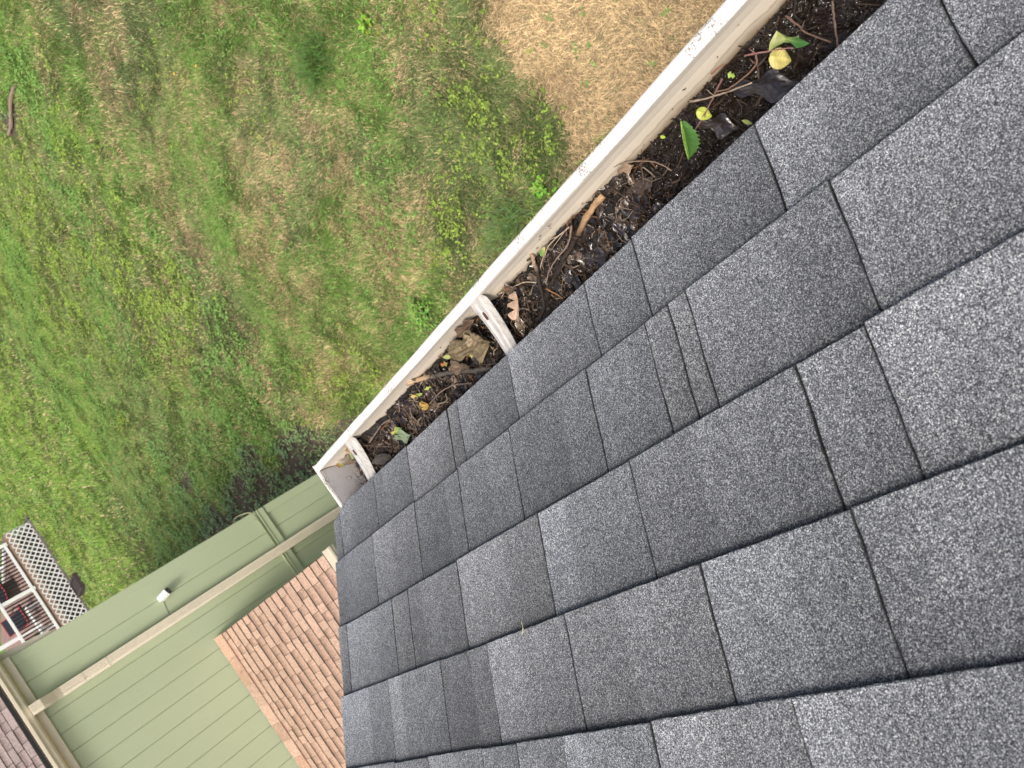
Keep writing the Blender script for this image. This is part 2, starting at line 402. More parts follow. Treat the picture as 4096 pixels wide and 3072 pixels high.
# hanger straps
def hanger(yf0, yf1, yb0, yb1):
    """strap with raised ribs along its length, narrow towards the fascia"""
    mb = MB(); nL = 14; prof = [0, .10, .16, .24, .32, .42, .58, .68, .76, .84, .90, 1]; hh = [-.0075, 0, .0003, .0014, .0016, .0002, .0002, .0016, .0014, .0003, 0, -.0075]
    vs = []
    for j in range(nL+1):
        f = j/nL; x = .2335-f*(.2335-.118); z = -.8345-.004*math.sin(f*math.pi)-.002*f
        y0 = yf0+(yb0-yf0)*f; y1 = yf1+(yb1-yf1)*f; sp = 1 if 0.08 < f else f/.08
        for a, h in zip(prof, hh): vs.append((x, y0+(y1-y0)*a, z+h*sp-.0))
    n = len(prof); k = len(vs)
    vs += [(v[0], v[1], v[2]-.0014) for v in vs]
    fs = []
    for j in range(nL):
        for i in range(n-1):
            fs.append((j*n+i, j*n+i+1, (j+1)*n+i+1, (j+1)*n+i)); fs.append((k+j*n+i, k+(j+1)*n+i, k+(j+1)*n+i+1, k+j*n+i+1))
        for i in (0, n-1): fs.append((j*n+i, (j+1)*n+i, k+(j+1)*n+i, k+j*n+i))
    for j in (0, nL):
        for i in range(n-1): fs.append((j*n+i, j*n+i+1, k+j*n+i+1, k+j*n+i))
    mb.add(vs, fs); h = mb.build("hanger", M['zinc'], gut)
    ym = (yf0+yf1)/2+(yb0+yb1-yf0-yf1)/2*.28; xs = .203
    mb = MB(); rim = [(xs+.0075*math.cos(w)*(1), ym+.0022*math.sin(w), -.8372) for w in [2*math.pi*q/14 for q in range(14)]]
    mb.add(rim+[(a, b, c+.0022) for a, b, c in rim], [tuple(range(14))[::-1], tuple(range(14, 28))]+[(i, (i+1) % 14, 14+(i+1) % 14, 14+i) for i in range(14)])
    mb.build("slot", mat_plain("rusty_slot", (.09,.045,.03), .8, 300, .4), h)
    return h
hanger(.927, .967, .9436, .9700)
hanger(1.533, 1.578, 1.563, 1.597)

def sm_(a, b, x): t = np.clip((x-a)/(b-a), 0, 1); return t*t*(3-2*t)
# ------------------------------------------------------------------ what lies in the gutter
def level(x, y):
    b = -.8885+.004*np.sin(y*5.2)+.010*np.exp(-((y-.80)/.16)**2)+.016*np.exp(-((y-1.03)/.10)**2)+.010*np.exp(-((y-1.30)/.2)**2)+.020*np.exp(-((y-1.58)/.10)**2)
    b = b-.009*np.clip((.66-y)/.12, 0, 1)
    b = b-.030*np.clip((y-1.62)/.08, 0, 1)            # heap falls away before the end cap
    return b+.02*(x-.17)*.3
nx, ny = 70, 900
xs = np.linspace(.1262, .2300, nx); ys = np.linspace(-.9, 1.742, ny)
X, Yg = np.meshgrid(xs, ys)
hgt = level(X, Yg)
rough_amp = np.clip((Yg-.45)/.25, .25, 1)
hgt = hgt+rough_amp*(.016*(vn.fbm(X, Yg, 55, 4)-.5)+.010*(np.abs(vn2.fbm(X, Yg, 120, 3)-.5)*-2+.3))
V = np.stack([X.ravel(), Yg.ravel(), hgt.ravel()], 1)
# never outside the trough wall
wall_z = np.array([-.944,-.925,-.906,-.890,-.876,-.860,-.846]); wall_x = np.array([.2005,.2045,.210,.2165,.2225,.2285,.2315])
V[:, 0] = np.minimum(V[:, 0], np.interp(V[:, 2], wall_z, wall_x)+.0005)
ii = np.arange((ny-1)*nx).reshape(ny-1, nx)[:, :-1].ravel()
F = np.stack([ii, ii+1, ii+nx+1, ii+nx], 1).ravel()
o = np_mesh("leaf_muck", V, F, None, M['muck'], 4, True)
tag(o, "black wet mass of rotted leaves filling the white gutter", "leaf litter", kind="stuff")
def top_z(x, y): 
    return float(level(x, y)+ (.016*(vn.fbm(x, y, 55, 4)-.5)+.004)*min(1, max(.25, (y-.45)/.25)))
# standing water near the viewer
nx, ny = 120, 1150
xs = np.linspace(.1262, .2155, nx); ys = np.concatenate([np.linspace(-.9, .2, 60)[:-1], np.linspace(.2, .80, ny-59)]); X, Yg = np.meshgrid(xs, ys)
def ridge(f, w): return np.exp(-((f-.5)/w)**2)
wx_, wy_ = X+.006*(vn2.fbm(X, Yg, 60, 3)-.5)*2, Yg+.02*(vn3.fbm(X, Yg, 40, 3)-.5)*2
zz = -.8872+.0014*(vn.fbm(X, Yg*.6, 60, 3)-.5)+.0038*ridge(vn.fbm(wx_, wy_*.45, 80, 2), .07)*sm_(.30, .5, vn2(X, Yg, 30))+.0018*ridge(vn3.fbm(wx_, wy_*.5, 110, 2), .06)
V = np.stack([X.ravel(), Yg.ravel(), zz.ravel()], 1); ii = np.arange((ny-1)*nx).reshape(ny-1, nx)[:, :-1].ravel()
o = np_mesh("water", V, np.stack([ii, ii+1, ii+nx+1, ii+nx], 1).ravel(), None, M['water'], 4, True); tag(o, kind="structure")

def leaf(mb, base, tip, width, normal=(0, 0, 1), fold=.3, curl=.2, serr=0, shape='oval', col=(.2,.3,.05), col2=None, nt_=14, nv=8, crinkle=.0, rng=random, veins=0.0):
    base = Vector(base); tip = Vector(tip); ax = tip-base; L = ax.length; ax.normalize()
    n = Vector(normal); side = n.cross(ax).normalized(); n = ax.cross(side).normalized()
    vs = []; cs = []; ph = rng.uniform(0, 6)
    for i in range(nt_+1):
        t = i/nt_
        if shape == 'oval': w = math.sin(math.pi*min(1, t*.96+.02)**.8)**.8
        elif shape == 'lance': w = math.sin(math.pi*t)**1.1*.9+.02
        elif shape == 'lobed': w = (.25+.75*abs(math.sin(math.pi*t*3.0+.35)))*math.sin(math.pi*min(1, t*.9+.08))**.5
        else: w = math.sin(math.pi*t)**.7*(.75+.35*math.sin(t*11+ph))
        if serr: w *= 1+serr*(1 if i % 2 else -1)
        for j in range(nv+1):
            v = j/nv*2-1
            hgt_ = abs(v)*fold*width*w*.5+curl*L*(t-.5)**2*1.2
            if crinkle: hgt_ += crinkle*(math.sin(t*17+v*5+ph)+math.sin(v*11-t*7+ph*2))*.5+crinkle*rng.uniform(-.5, .5)
            vein = 0
            if veins:
                q_ = (t*7.0-abs(v)*1.6) % 1.0; vein = max(0, 1-abs(q_-.5)/.16) if abs(v) > .1 else 1
                hgt_ += veins*(vein-.3)*width*.035+veins*width*.03*math.sin(t*9+v*3+ph)
            p = base+ax*(L*t)+side*(v*w*width*.5)+n*hgt_
            vs.append(tuple(p))
            c = Vector(col)
            if col2 is not None:
                q = max(0, min(1, .5+.9*(math.sin(t*4+ph)*.5+v*.3))); c = c.lerp(Vector(col2), q)
            if abs(v) < .13: c = c*1.25
            elif veins: c = c*(1+.35*veins*vein*(1 if max(c) > .1 else 1.6))
            cs.append(tuple(c*rng.uniform(.9, 1.1)))
    W = nv+1
    fs = [(i*W+j, i*W+j+1, (i+1)*W+j+1, (i+1)*W+j) for i in range(nt_) for j in range(nv)]
    mb.add(vs, fs, cs)
    return mb

# anonymous litter: dark wet leaf scraps, rootlets (nobody could count them)
rg = random.Random(4); mb = MB()
for i in range(1500):
    y = rg.uniform(-.5, 1.66) if rg.random() < .3 else rg.uniform(.25, 1.66)
    x = rg.uniform(.128, .214); L = rg.uniform(.014, .050); a = rg.uniform(0, 6.28)
    z = top_z(x, y)+rg.uniform(-.004, .003)-(.003 if y < .6 else 0)
    dx, dy = math.cos(a)*L/2, math.sin(a)*L/2
    if not (.127 < x-abs(dx) and x+abs(dx) < .219): dx *= .3
    k = rg.random()
    col = (.014,.009,.007) if k < .42 else ((.034,.023,.016) if k < .72 else ((.075,.052,.036) if k < .90 or y < .6 else ((.16,.115,.075) if k < .975 else (.28,.21,.14))))
    col = tuple(v*(.45 if y < .6 else .58) for v in col)
    leaf(mb, (x-dx, y-dy, z+rg.uniform(-.004, .004)), (x+dx, y+dy, z+rg.uniform(-.004, .004)), L*rg.uniform(.25, .75), (rg.uniform(-.6, .6), rg.uniform(-.6, .6), 1),
         rg.uniform(-.5, .3), rg.uniform(-.5, .3), .12, rg.choice(['lance', 'rag', 'rag', 'lobed']), col, None, 12, 6, .0020, rg, .8)
o = mb.build("dead_leaf_litter", M['wetleaf'], None, True, origin=(.17, .5, -.9)); tag(o, "dark soggy scraps of dead leaves packed in the gutter", "leaf litter", kind="stuff")
mb = MB()
for i in range(1900):
    y = rg.uniform(-.5, 1.68) if rg.random() < .3 else rg.uniform(.25, 1.68); x = rg.uniform(.13, .214); a = rg.uniform(0, 6.28); L = rg.uniform(.010, .055)
    z = top_z(x, y)+rg.uniform(.0, .007); pts = []
    for q in range(5):
        px_ = min(.2195, max(.128, x+math.cos(a)*L*q/4)); pts.append((px_, y+math.sin(a)*L*q/4, z+.003*math.sin(q*1.3+i)))
        a += rg.uniform(-.45, .45)
    k = rg.random(); col = (.020,.014,.010) if k < .52 else ((.09,.06,.042) if k < .74 else ((.17,.08,.04) if k < .80 else (.26,.205,.15)))
    col = tuple(v*(.7 if y < 1.0 else .85) for v in col)
    if y < .55 and k > .7: col = (.03,.02,.014)
    mb.tube(pts, [rg.choice([.0003,.0004,.0006,.0008,.0013])]*5, 5, .2, col)
o = mb.build("rootlet_litter", M['bark'], None, False, origin=(.17, .5, -.9)); tag(o, "fine dark rootlets and stems tangled over the gutter muck", "plant litter", kind="stuff")
mb = MB()
for (cx_, cy_, n_) in ((.205, .985, 90), (.168, .80, 80), (.16, .95, 70), (.205, .46, 60), (.21, .33, 60), (.17, 1.36, 40), (.19, .40, 40), (.15, .64, 50)):
    for i in range(n_):
        x = cx_+rg.gauss(0, .010); y = cy_+rg.gauss(0, .022); x = min(.2165, max(.13, x)); z = top_z(x, y)+rg.uniform(.001, .006); r = rg.uniform(.0006, .0016)
        mb.add([(x-r, y, z), (x, y-r, z), (x+r, y, z), (x, y+r, z), (x, y, z+r), (x, y, z-r)], [(0,1,4),(1,2,4),(2,3,4),(3,0,4),(1,0,5),(2,1,5),(3,2,5),(0,3,5)], rg.choice([(.30,.13,.03), (.20,.10,.03), (.12,.07,.03), (.05,.03,.02)]))
o = mb.build("seed_crumbs", M['bark'], None, False, origin=(.17, .5, -.9)); tag(o, "orange brown crumbs of seeds and catkins on the muck", "seed litter", kind="stuff")

DARK = (.022,.016,.012); BRN = (.13,.085,.055); PALE = (.36,.29,.21); RED = (.22,.075,.04)
def twig(name, label, pts, r0, r1, col, col2=None, cat="twig", side=(), n=7, lift=0.0, group="twigs lying in the gutter"):
    base = [(x, y, max(-.8720, top_z(min(x, .215), y)+.004)+lift+(z if False else 0)) for x, y, *z in pts]
    line = smooth_line(base, 6)
    rg2 = random.Random(name+label); line = [p+Vector((rg2.uniform(-1, 1), rg2.uniform(-1, 1), rg2.uniform(-1, 1)))*r0*.35 for p in line]
    N = len(line); mb = MB(); cols = []
    for i in range(N):
        f = i/(N-1); c = Vector(col) if col2 is None else (Vector(col2).lerp(Vector(col), min(1, max(0, f*7-1.3))))
        cols += [tuple(c*rg2.uniform(.8, 1.2)) for _ in range(n)]
    mb.tube(line, [r0+(r1-r0)*i/(N-1)+(r0*.22 if i % 5 == 2 else 0) for i in range(N)], n, .12, cols)
    for (f, dx, dy, L) in side:
        p = line[int(f*(N-1))]; q = p+Vector((dx, dy, .25)).normalized()*L
        mid = (p+q)/2+Vector((0, 0, .001)); mb.tube([p, mid, q], [r1*.8, r1*.65, r1*.4], 5, .1, tuple(col))
    o = mb.build(name, M['bark'], None, True); return tag(o, label, cat, group)
twig("branch", "thick dark wet branch with a torn pale end, above the near hanger", [(.2105,.6560),(.2070,.690),(.1955,.738),(.1843,.780),(.1726,.822),(.1600,.858),(.150,.885)], .0046, .0040, DARK, (.34,.22,.12), "branch", ((.35, 1, .3, .014),))
twig("stick", "forked stick with beige peeled bark propped on the gutter wall beside the near hanger", [(.2270,.8169),(.2079,.8282),(.1815,.8435),(.1548,.8632),(.1434,.8978)], .0033, .0027, DARK, (.27,.19,.12), "stick", ((.62, -.6, -.9, .018), (.12, .2, 1, .012)), lift=.004)
twig("branch", "thick branch with a peeled tan end reaching over the gutter wall, between the two hangers", [(.2300,1.283),(.214,1.2340),(.1954,1.181),(.1746,1.128),(.1546,1.082),(.1392,1.045)], .0044, .0040, (.075,.065,.055), (.40,.28,.17), "branch", ((.15, .8, .7, .015),), lift=.003)
twig("twig", "thin curved pale brown twig overhanging the gutter wall, below the folded green leaf", [(.2290,.6220),(.2177,.5924),(.193,.560),(.1682,.5462)], .0009, .0007, (.20,.14,.10), None, "twig", ((.12, .2, 1, .016),), lift=.003)
twig("twig", "straight grey twig with a side shoot, just above the lime leaf with a brown spot", [(.2122,.4736),(.1959,.446),(.1762,.4023)], .0013, .0008, (.26,.20,.15), None, "twig", ((.5, 1, .1, .012), (.7, -.4, -1, .02)), lift=.002)
twig("twig", "long wavy brown twig hooked beside the pale yellow leaf", [(.1954,.3802),(.1868,.3892),(.1893,.4232),(.1992,.4431)], .0011, .0008, (.15,.09,.06), None, "twig", ((.3, 1, .1, .01),), lift=.003)
twig("twig", "purplish straight twig running between the lime leaf and the folded green leaf", [(.2045,.4273),(.1925,.4604),(.1834,.4947)], .0011, .0009, (.17,.09,.085), None, "twig", ((.5, -.5, .8, .012),))
twig("twig", "short rust red twig against the stained gutter wall", [(.2168,.4333),(.2150,.4158)], .0009, .0006, RED, None, "twig", (), lift=.001)
twig("twig", "stiff grey brown twig sticking out from the shingle edge near the top of the photo", [(.1779,.2889),(.161,.2999),(.1400,.3110)], .0012, .0010, (.13,.09,.07), None, "twig", (), lift=.005)
twig("twig", "bent brown twig beside the green lobed leaf", [(.2018,.3328),(.1829,.3285),(.1752,.3276),(.149,.3145)], .0012, .0008, (.12,.075,.055), None, "twig", ((.5, .5, -1, .01),), lift=.003)
twig("twig", "pinkish grey twig between the lobed green leaf and the pale yellow leaf", [(.2038,.3913),(.189,.369),(.1733,.3474)], .0010, .0007, (.24,.12,.11), None, "twig", ((.3, 1, .2, .01),), lift=.001)
twig("twig", "pale bare twig pair curving toward the beige stick, above the curled tan leaf", [(.2200,.9304),(.2113,.8937),(.2043,.8684),(.190,.8463)], .0010, .0008, PALE, None, "twig", ((.35, -1, .7, .022), (.2, -.3, 1, .018)), lift=.004)
twig("twig", "slender grey brown twig beside the thick dark wet branch", [(.2113,.7249),(.1967,.7497),(.1933,.7795),(.1883,.8086),(.1777,.8303)], .0014, .0009, (.20,.14,.11), None, "twig", ((.45, 1, .5, .02),), lift=.004)
twig("twig", "cluster of thin bleached twigs by the gutter wall, above the beige stick", [(.2127,.7299),(.2150,.7742),(.2089,.8025),(.201,.8214)], .0011, .0007, PALE, None, "twig", ((.2, .3, 1, .03), (.4, -.6, 1, .02), (.1, -.2, 1, .04)), lift=.004)
twig("twig", "orange brown flat splinter pointing to the shingles, below the beige stick", [(.1722,.8364),(.158,.828),(.1441,.8202)], .0014, .0010, (.24,.12,.05), None, "twig", (), lift=.004)
twig("twig", "short curved grey twig lying below the far stretch of stained gutter wall", [(.1996,1.5201),(.2083,1.4425),(.2046,1.4092)], .0013, .0009, (.20,.16,.13), None, "twig", (), lift=.004)
twig("twig", "long thin dark twig reaching from the far hanger to the shingles", [(.2250,1.600),(.2005,1.540),(.179,1.5022),(.1435,1.4224)], .0011, .0008, (.11,.075,.055), None, "twig", ((.3, .2, -1, .014),), lift=.004)
twig("twig", "arched brown twig meeting another below the curled yellow leaf", [(.1695,1.2993),(.1718,1.2187),(.1655,1.1741),(.1447,1.118)], .0015, .0010, (.17,.125,.095), None, "twig", ((.3, 1, -.3, .02),), lift=.004)
twig("twig", "short dark twig stub dropping from the arched brown twig toward the shingles", [(.1695,1.2993),(.158,1.312),(.1461,1.3238)], .0013, .0008, (.12,.085,.065), None, "twig", (), lift=.003)
twig("twig", "thin rusty twig crossing the heap left of the near hanger", [(.222,1.155),(.205,1.12),(.185,1.085),(.158,1.05)], .0011, .0008, (.18,.12,.08), None, "twig", ((.6, -.4, -1, .02),), lift=.004)
twig("twig", "dark crooked twig just right of the near hanger", [(.222,.935),(.205,.918),(.185,.925),(.160,.915)], .0010, .0008, (.07,.045,.035), None, "twig", ((.4, .3, -1, .02), (.7, .3, -1, .02)), lift=.002)

mb = MB(); rg = random.Random(77)
for (yy, ff) in ((.735,.15),(.742,.30),(.765,.18),(.772,.30),(.80,.55),(.462,.5),(.50,.75),(.365,.3),(1.04,.4),(1.12,.35),(.69,.7),(.41,.6),(1.33,.6)):
    x = .2322-ff*.012; z = -.838-ff*.045
    for k in range(rg.choice([1, 1, 2, 3])):
        y = yy+rg.uniform(-.004, .004); L = rg.uniform(.002, .006); a = rg.uniform(0, 6.28)
        d = Vector((-.25*math.sin(a)*L, math.cos(a)*L, -math.sin(a)*L*.9))
        p = Vector((x-.0012, y, z)); mb.tube([p-d*.5, p+d*.1+Vector((-.0006, 0, 0)), p+d*.5], [.0003, rg.uniform(.0004, .0010), .0003], 5, .3, rg.choice([(.10,.05,.035), (.20,.09,.06), (.05,.035,.03)]))
o = mb.build("wall_debris", M['bark'], None, origin=(.22, .6, -.88)); tag(o, "reddish brown specks stuck to the stained inner gutter wall", "plant litter", kind="stuff")

# ---- single leaves and scraps that can be picked out
GR = "loose leaves lying on the gutter muck"
def zt(x, y, d=.006): return max(-.876, top_z(min(x, .213), y)+.002)+d
def one_leaf(label, base, tip, width, col, col2=None, mat='leaf', name="leaf", cat="leaf", **kw):
    mb = MB(); b = (base[0], base[1], zt(*base[:2], base[2] if len(base) > 2 else .004)); t_ = (tip[0], tip[1], zt(*tip[:2], tip[2] if len(tip) > 2 else .004))
    if width > .012: kw['nt_'] = max(30, kw.get('nt_', 0)); kw['nv'] = 16; kw.setdefault('veins', 1.0)
    dull = .78 if max(col) > .2 else 1.0
    col = tuple(v*dull for v in col); col2 = tuple(v*dull for v in col2) if col2 else None
    leaf(mb, b, t_, width, col=col, col2=col2, rng=random.Random(label), **kw)
    o = mb.build(name, M[mat], None, True); return tag(o, label, cat, GR)
# folded toothed green leaf: two halves meeting at the midrib
def folded():
    mb = MB(); b = Vector((.1630, .5200, -.872)); t_ = Vector((.1985, .4930, -.862)); ax = (t_-b); L = ax.length; a = ax.normalized()
    s1 = Vector((0, 0, 1)).cross(a).normalized(); nn = 18
    for half, (cdir, col, wid) in enumerate([(( s1*-.30+Vector((0, 0, 1.0))), (.30,.46,.12), .010), ((s1*-1.0+Vector((0, 0, .35))), (.065,.16,.03), .024)]):
        cdir = cdir.normalized(); vs = []; cs = []
        for i in range(nn+1):
            t = i/nn; w = math.sin(math.pi*min(1, t*.95+.02))**.75*wid*(1+.10*(1 if i % 2 else -1))
            for j in range(6):
                f = j/5; p = b+a*(L*t)+cdir*(w*f)+Vector((0, 0, .0035*math.sin(f*3.1)))+a*(f*.004)
                vs.append(tuple(p)); q = 1.25 if j == 0 else (1.0+.12*math.sin(t*40+f*5)); cs.append(tuple(Vector(col)*q))
        mb.add(vs, [(i*6+j, i*6+j+1, (i+1)*6+j+1, (i+1)*6+j) for i in range(nn) for j in range(5)], cs)
    o = mb.build("leaf", M['leaf'], None, True); tag(o, "bright green toothed leaf folded along its midrib, standing in the gutter", "leaf", GR)
folded()
one_leaf("pale yellow toothed leaf floating below the lobed green leaf", (.1832,.3720,.003), (.1640,.3560,.004), .0215, (.62,.55,.17), (.50,.44,.13), fold=.15, curl=.25, serr=.07, nt_=20)
def holly():
    mb = MB(); out = [(0.1872, 0.3666), (0.1922, 0.3586), (0.1974, 0.3485), (0.1881, 0.3453), (0.1892, 0.3429), (0.1841, 0.343), (0.1778, 0.3372), (0.1765, 0.3333), (0.1727, 0.3331), (0.1635, 0.3309), (0.1643, 0.3352), (0.1681, 0.3413), (0.1775, 0.3449), (0.1832, 0.3497), (0.1845, 0.3572)]
    c = (0.1834, 0.3457); vs = []; cs = []; n = len(out)
    rings = (0, .35, .7, 1.0)
    for k, s in enumerate(rings):
        for i, (x, y) in enumerate(out):
            px_, py_ = c[0]+(x-c[0])*s, c[1]+(y-c[1])*s
            z = -.868+.004*s*math.sin(i*1.9)+.002*s*s
            f = min(1, max(0, (.190-px_)/.016)); col = Vector((.30,.33,.10)).lerp(Vector((.05,.16,.035)), f)
            vs.append((px_, py_, z)); cs.append(tuple(col*(1.2 if k == 0 else random.uniform(.9, 1.1))))
    fs = [(k*n+i, k*n+(i+1) % n, (k+1)*n+(i+1) % n, (k+1)*n+i) for k in range(3) for i in range(n)]
    mb.add(vs, fs, cs); o = mb.build("leaf", M['leaf'], None, True); tag(o, "green and olive lobed leaf with pointed tips, highest in the gutter", "leaf", GR)
holly()
one_leaf("lime yellow leaf with a brown spot, just above the folded green leaf", (.1985,.4745,.004), (.1815,.4630,.004), .0150, (.50,.56,.10), (.40,.46,.07), fold=.3, curl=.3, serr=.06, nt_=16)
one_leaf("tiny curled lime leaf scrap touching the stained wall near the folded leaf", (.2100,.5340,.001), (.2045,.5290,.001), .0045, (.42,.55,.08), fold=.5)
one_leaf("torn bright green leaf scrap near the rust red twig", (.2040,.4200,.002), (.1960,.4150,.002), .0080, (.42,.56,.13), (.30,.45,.08), shape='rag', serr=.1)
one_leaf("narrow yellow green sliver floating on the dark water", (.1705,.3850,-.002), (.1630,.3810,-.002), .0022, (.46,.52,.08))
one_leaf("olive leaf tip poking out under the shingle edge", (.1550,.4400,.001), (.1430,.4320,.002), .0055, (.36,.40,.12), shape='lance')
one_leaf("papery pale brown leaf scrap on the gutter wall under the thin curved twig", (.2170,.6120,.004), (.2080,.5860,.004), .0150, (.36,.27,.18), (.22,.15,.10), 'dryleaf', shape='rag', crinkle=.0008)
one_leaf("curled light tan oak leaf with pointed lobes beside the near hanger", (.1700,.9230,.006), (.2020,.8830,.012), .0260, (.56,.42,.31), (.44,.31,.22), 'dryleaf', shape='lobed', fold=.9, curl=.5, nt_=22, crinkle=.0006)
one_leaf("cream and green split leaf beside the bleached twigs", (.2120,.8000,.010), (.2160,.7800,.012), .0090, (.66,.60,.24), (.14,.30,.05), fold=.4)
one_leaf("curled brown leaf against the wall left of the near hanger", (.2200,1.0560,.010), (.2170,.9960,.014), .0220, (.22,.15,.10), (.12,.08,.055), 'dryleaf', shape='rag', fold=1.2, curl=.2, crinkle=.0012)
one_leaf("large crumpled olive tan leaf spread left of the near hanger", (.2080,1.1000,.008), (.1680,.9860,.012), .0620, (.27,.21,.12), (.17,.135,.08), 'dryleaf', shape='rag', fold=.45, curl=.4, nt_=36, nv=18, crinkle=.0048)
one_leaf("upright curled beige leaf edge at the top of the large crumpled leaf", (.2000,1.0300,.014), (.1820,.9900,.020), .0300, (.40,.32,.20), (.20,.15,.09), 'dryleaf', shape='lobed', fold=.9, curl=.5, crinkle=.0022)
one_leaf("brown torn leaf half covering the large crumpled leaf beside the peeled branch", (.1900,1.1300,.012), (.1650,1.0750,.014), .0280, (.15,.11,.07), (.08,.06,.04), 'dryleaf', shape='rag', fold=.6, curl=.3, crinkle=.0025)
one_leaf("smaller tan leaf with dark veins lapping the large crumpled leaf", (.2190,1.0960,.010), (.1880,1.0700,.012), .0300, (.34,.25,.15), (.24,.17,.10), 'dryleaf', shape='rag', fold=.3, nt_=18, nv=10, crinkle=.0015)
one_leaf("brown folded leaf under the near hanger strap", (.1900,.985,.006), (.1500,.955,.006), .0330, (.20,.15,.09), (.13,.10,.06), 'dryleaf', shape='rag', nt_=16, nv=10, crinkle=.0018)
one_leaf("small yellow leaf flake on the large crumpled leaf", (.1790,1.0620,.016), (.1740,1.0520,.018), .0080, (.60,.62,.12), shape='rag')
one_leaf("pale green slender leaf on the crumpled leaves by the gutter wall", (.2130,1.1400,.010), (.2020,1.1080,.012), .0100, (.48,.52,.20), (.36,.44,.12), shape='lance', fold=.5)
one_leaf("orange green leaf scrap beside the peeled tan branch end", (.2070,1.1640,.008), (.2010,1.1430,.008), .0110, (.30,.34,.08), (.40,.17,.05), shape='rag')
one_leaf("small light green leaf edge under the curled tan oak leaf", (.1930,.9290,.004), (.1880,.9150,.004), .0060, (.40,.50,.16), shape='lance')
one_leaf("golden yellow scalloped leaf at the arched brown twig", (.1800,1.2930,.006), (.1690,1.2590,.008), .0200, (.58,.42,.09), (.48,.30,.06), fold=.3, serr=.06, shape='oval')
one_leaf("lemon yellow leaf scrap nearest the wall below the peeled branch", (.2050,1.2960,.006), (.1960,1.2700,.006), .0100, (.60,.52,.20), (.5,.38,.10), shape='rag')
one_leaf("narrow fresh green leaf beside the lemon yellow scrap", (.1990,1.2820,.006), (.1935,1.2560,.008), .0060, (.36,.50,.10), shape='lance')
one_leaf("small jagged lime leaf below the peeled branch end", (.1960,1.2480,.006), (.1915,1.2220,.007), .0070, (.42,.52,.12), shape='rag')
one_leaf("crumpled pale grey green leaf at the shingle edge in the far part of the gutter", (.1690,1.4300,.006), (.1500,1.3700,.006), .0300, (.30,.38,.24), (.20,.28,.16), shape='rag', fold=.3, nt_=18, nv=10, crinkle=.0016)
one_leaf("green leaf with a yellow edge next to the crumpled grey green leaf", (.1800,1.4300,.008), (.1740,1.3900,.008), .0160, (.16,.30,.08), (.50,.46,.14), shape='rag', fold=.4)
one_leaf("round light green leaf right of the far hanger", (.2100,1.6150,.008), (.2010,1.5900,.010), .0170, (.34,.44,.16), (.24,.34,.10), fold=.3)
one_leaf("tan leaf scrap caught between the far hanger and the gutter wall", (.2215,1.6000,.014), (.2100,1.5550,.016), .0260, (.50,.38,.24), (.36,.25,.15), 'dryleaf', shape='rag', crinkle=.0012)
one_leaf("tiny golden flake above the round light green leaf", (.2215,1.5960,.022), (.2165,1.5840,.022), .0060, (.60,.44,.10))
one_leaf("red orange and green leaf scrap in the gutter corner beyond the far hanger", (.2190,1.7050,.020), (.2040,1.6700,.020), .0130, (.30,.10,.03), (.24,.32,.07), shape='rag', fold=.5)
one_leaf("grey brown finely ribbed leaf at the shingle edge near the far hanger", (.1620,1.5500,.008), (.1480,1.4750,.008), .0260, (.075,.066,.06), (.04,.035,.03), 'dryleaf', shape='lance', nt_=24, nv=8, serr=.03, fold=.2, crinkle=.0010)
one_leaf("broad dark brown wet leaf lying flat below the folded green leaf", (.1950,.4860,-.002), (.1500,.4500,-.001), .0300, (.018,.012,.009), None, 'wetleaf', shape='rag', curl=.05, crinkle=.0008, nt_=18, nv=8)
one_leaf("large glossy black brown leaf under the water near the yellow leaf", (.1900,.4300,-.004), (.1400,.3650,-.003), .0340, (.014,.010,.008), None, 'wetleaf', shape='rag', curl=.05, crinkle=.0008, nt_=18, nv=8)
one_leaf("flat dark leaf between the dark wet branch and the shingle edge", (.1650,.7450,.002), (.1450,.7050,.004), .0300, (.020,.014,.011), None, 'wetleaf', shape='rag', fold=.1, nt_=18, nv=8, crinkle=.0012)
one_leaf("wide dark grey wet leaf beneath the beige stick, at the shingle edge", (.1720,.8000,.002), (.1420,.7760,.004), .0280, (.020,.018,.017), None, 'wetleaf', shape='rag', fold=.1, nt_=18, nv=8, crinkle=.0012)
one_leaf("curled black leaf rim against the wall right of the near hanger", (.2180,.9150,.008), (.2050,.8800,.012), .0200, (.07,.045,.032), (.16,.10,.05), 'wetleaf', shape='rag', fold=.9, crinkle=.0012)
# pale loose stem on the shingles
mb = MB(); mb.tube(smooth_line([PR(-.143,.995,.0065), PR(-.150,.990,.0068), PR(-.160,.992,.0065)], 4), .0006, 5, .2, (.55,.52,.30)); tag(mb.build("straw", M['bark'], None), "tiny pale straw lying on the grey shingles", "straw")

# ------------------------------------------------------------------ GREEN HOUSE
YW = 9.5; XC = 1.245
gh = thing("green_house", (-2.5, 12.5, -5.0), "sage green house with vertical grooved siding, cream gutter and tan porch roof", "house")
mb = MB(); xs_ = []; g0 = .3515
edges_x = [-7.0]+[g0+.2015*k for k in range(-36, 5)]
w = .0042; prof = []
for k in range(-35, 5):
    x = g0+.2015*k; prof += [(x-w, YW), (x-w*.5, YW+.009), (x+w*.5, YW+.009), (x+w, YW)]
prof = [(-7.0, YW)]+prof+[(XC, YW), (XC, YW+12), (-7.0, YW+12)]
ztop = -.741; n = len(prof)
def wall_strip(z0, z1, dy):
    mbx = MB(); vs = [(x, y+(dy if y < YW+1 else 0), z) for z in (z0, z1) for x, y in prof]
    mbx.add(vs, [(i, (i+1) % n, n+(i+1) % n, n+i) for i in range(n)]+[tuple(range(n-1, -1, -1)), tuple(range(n, 2*n))]); return mbx
wall_strip(-3.515, ztop, 0).build("wall", M['siding'], gh)
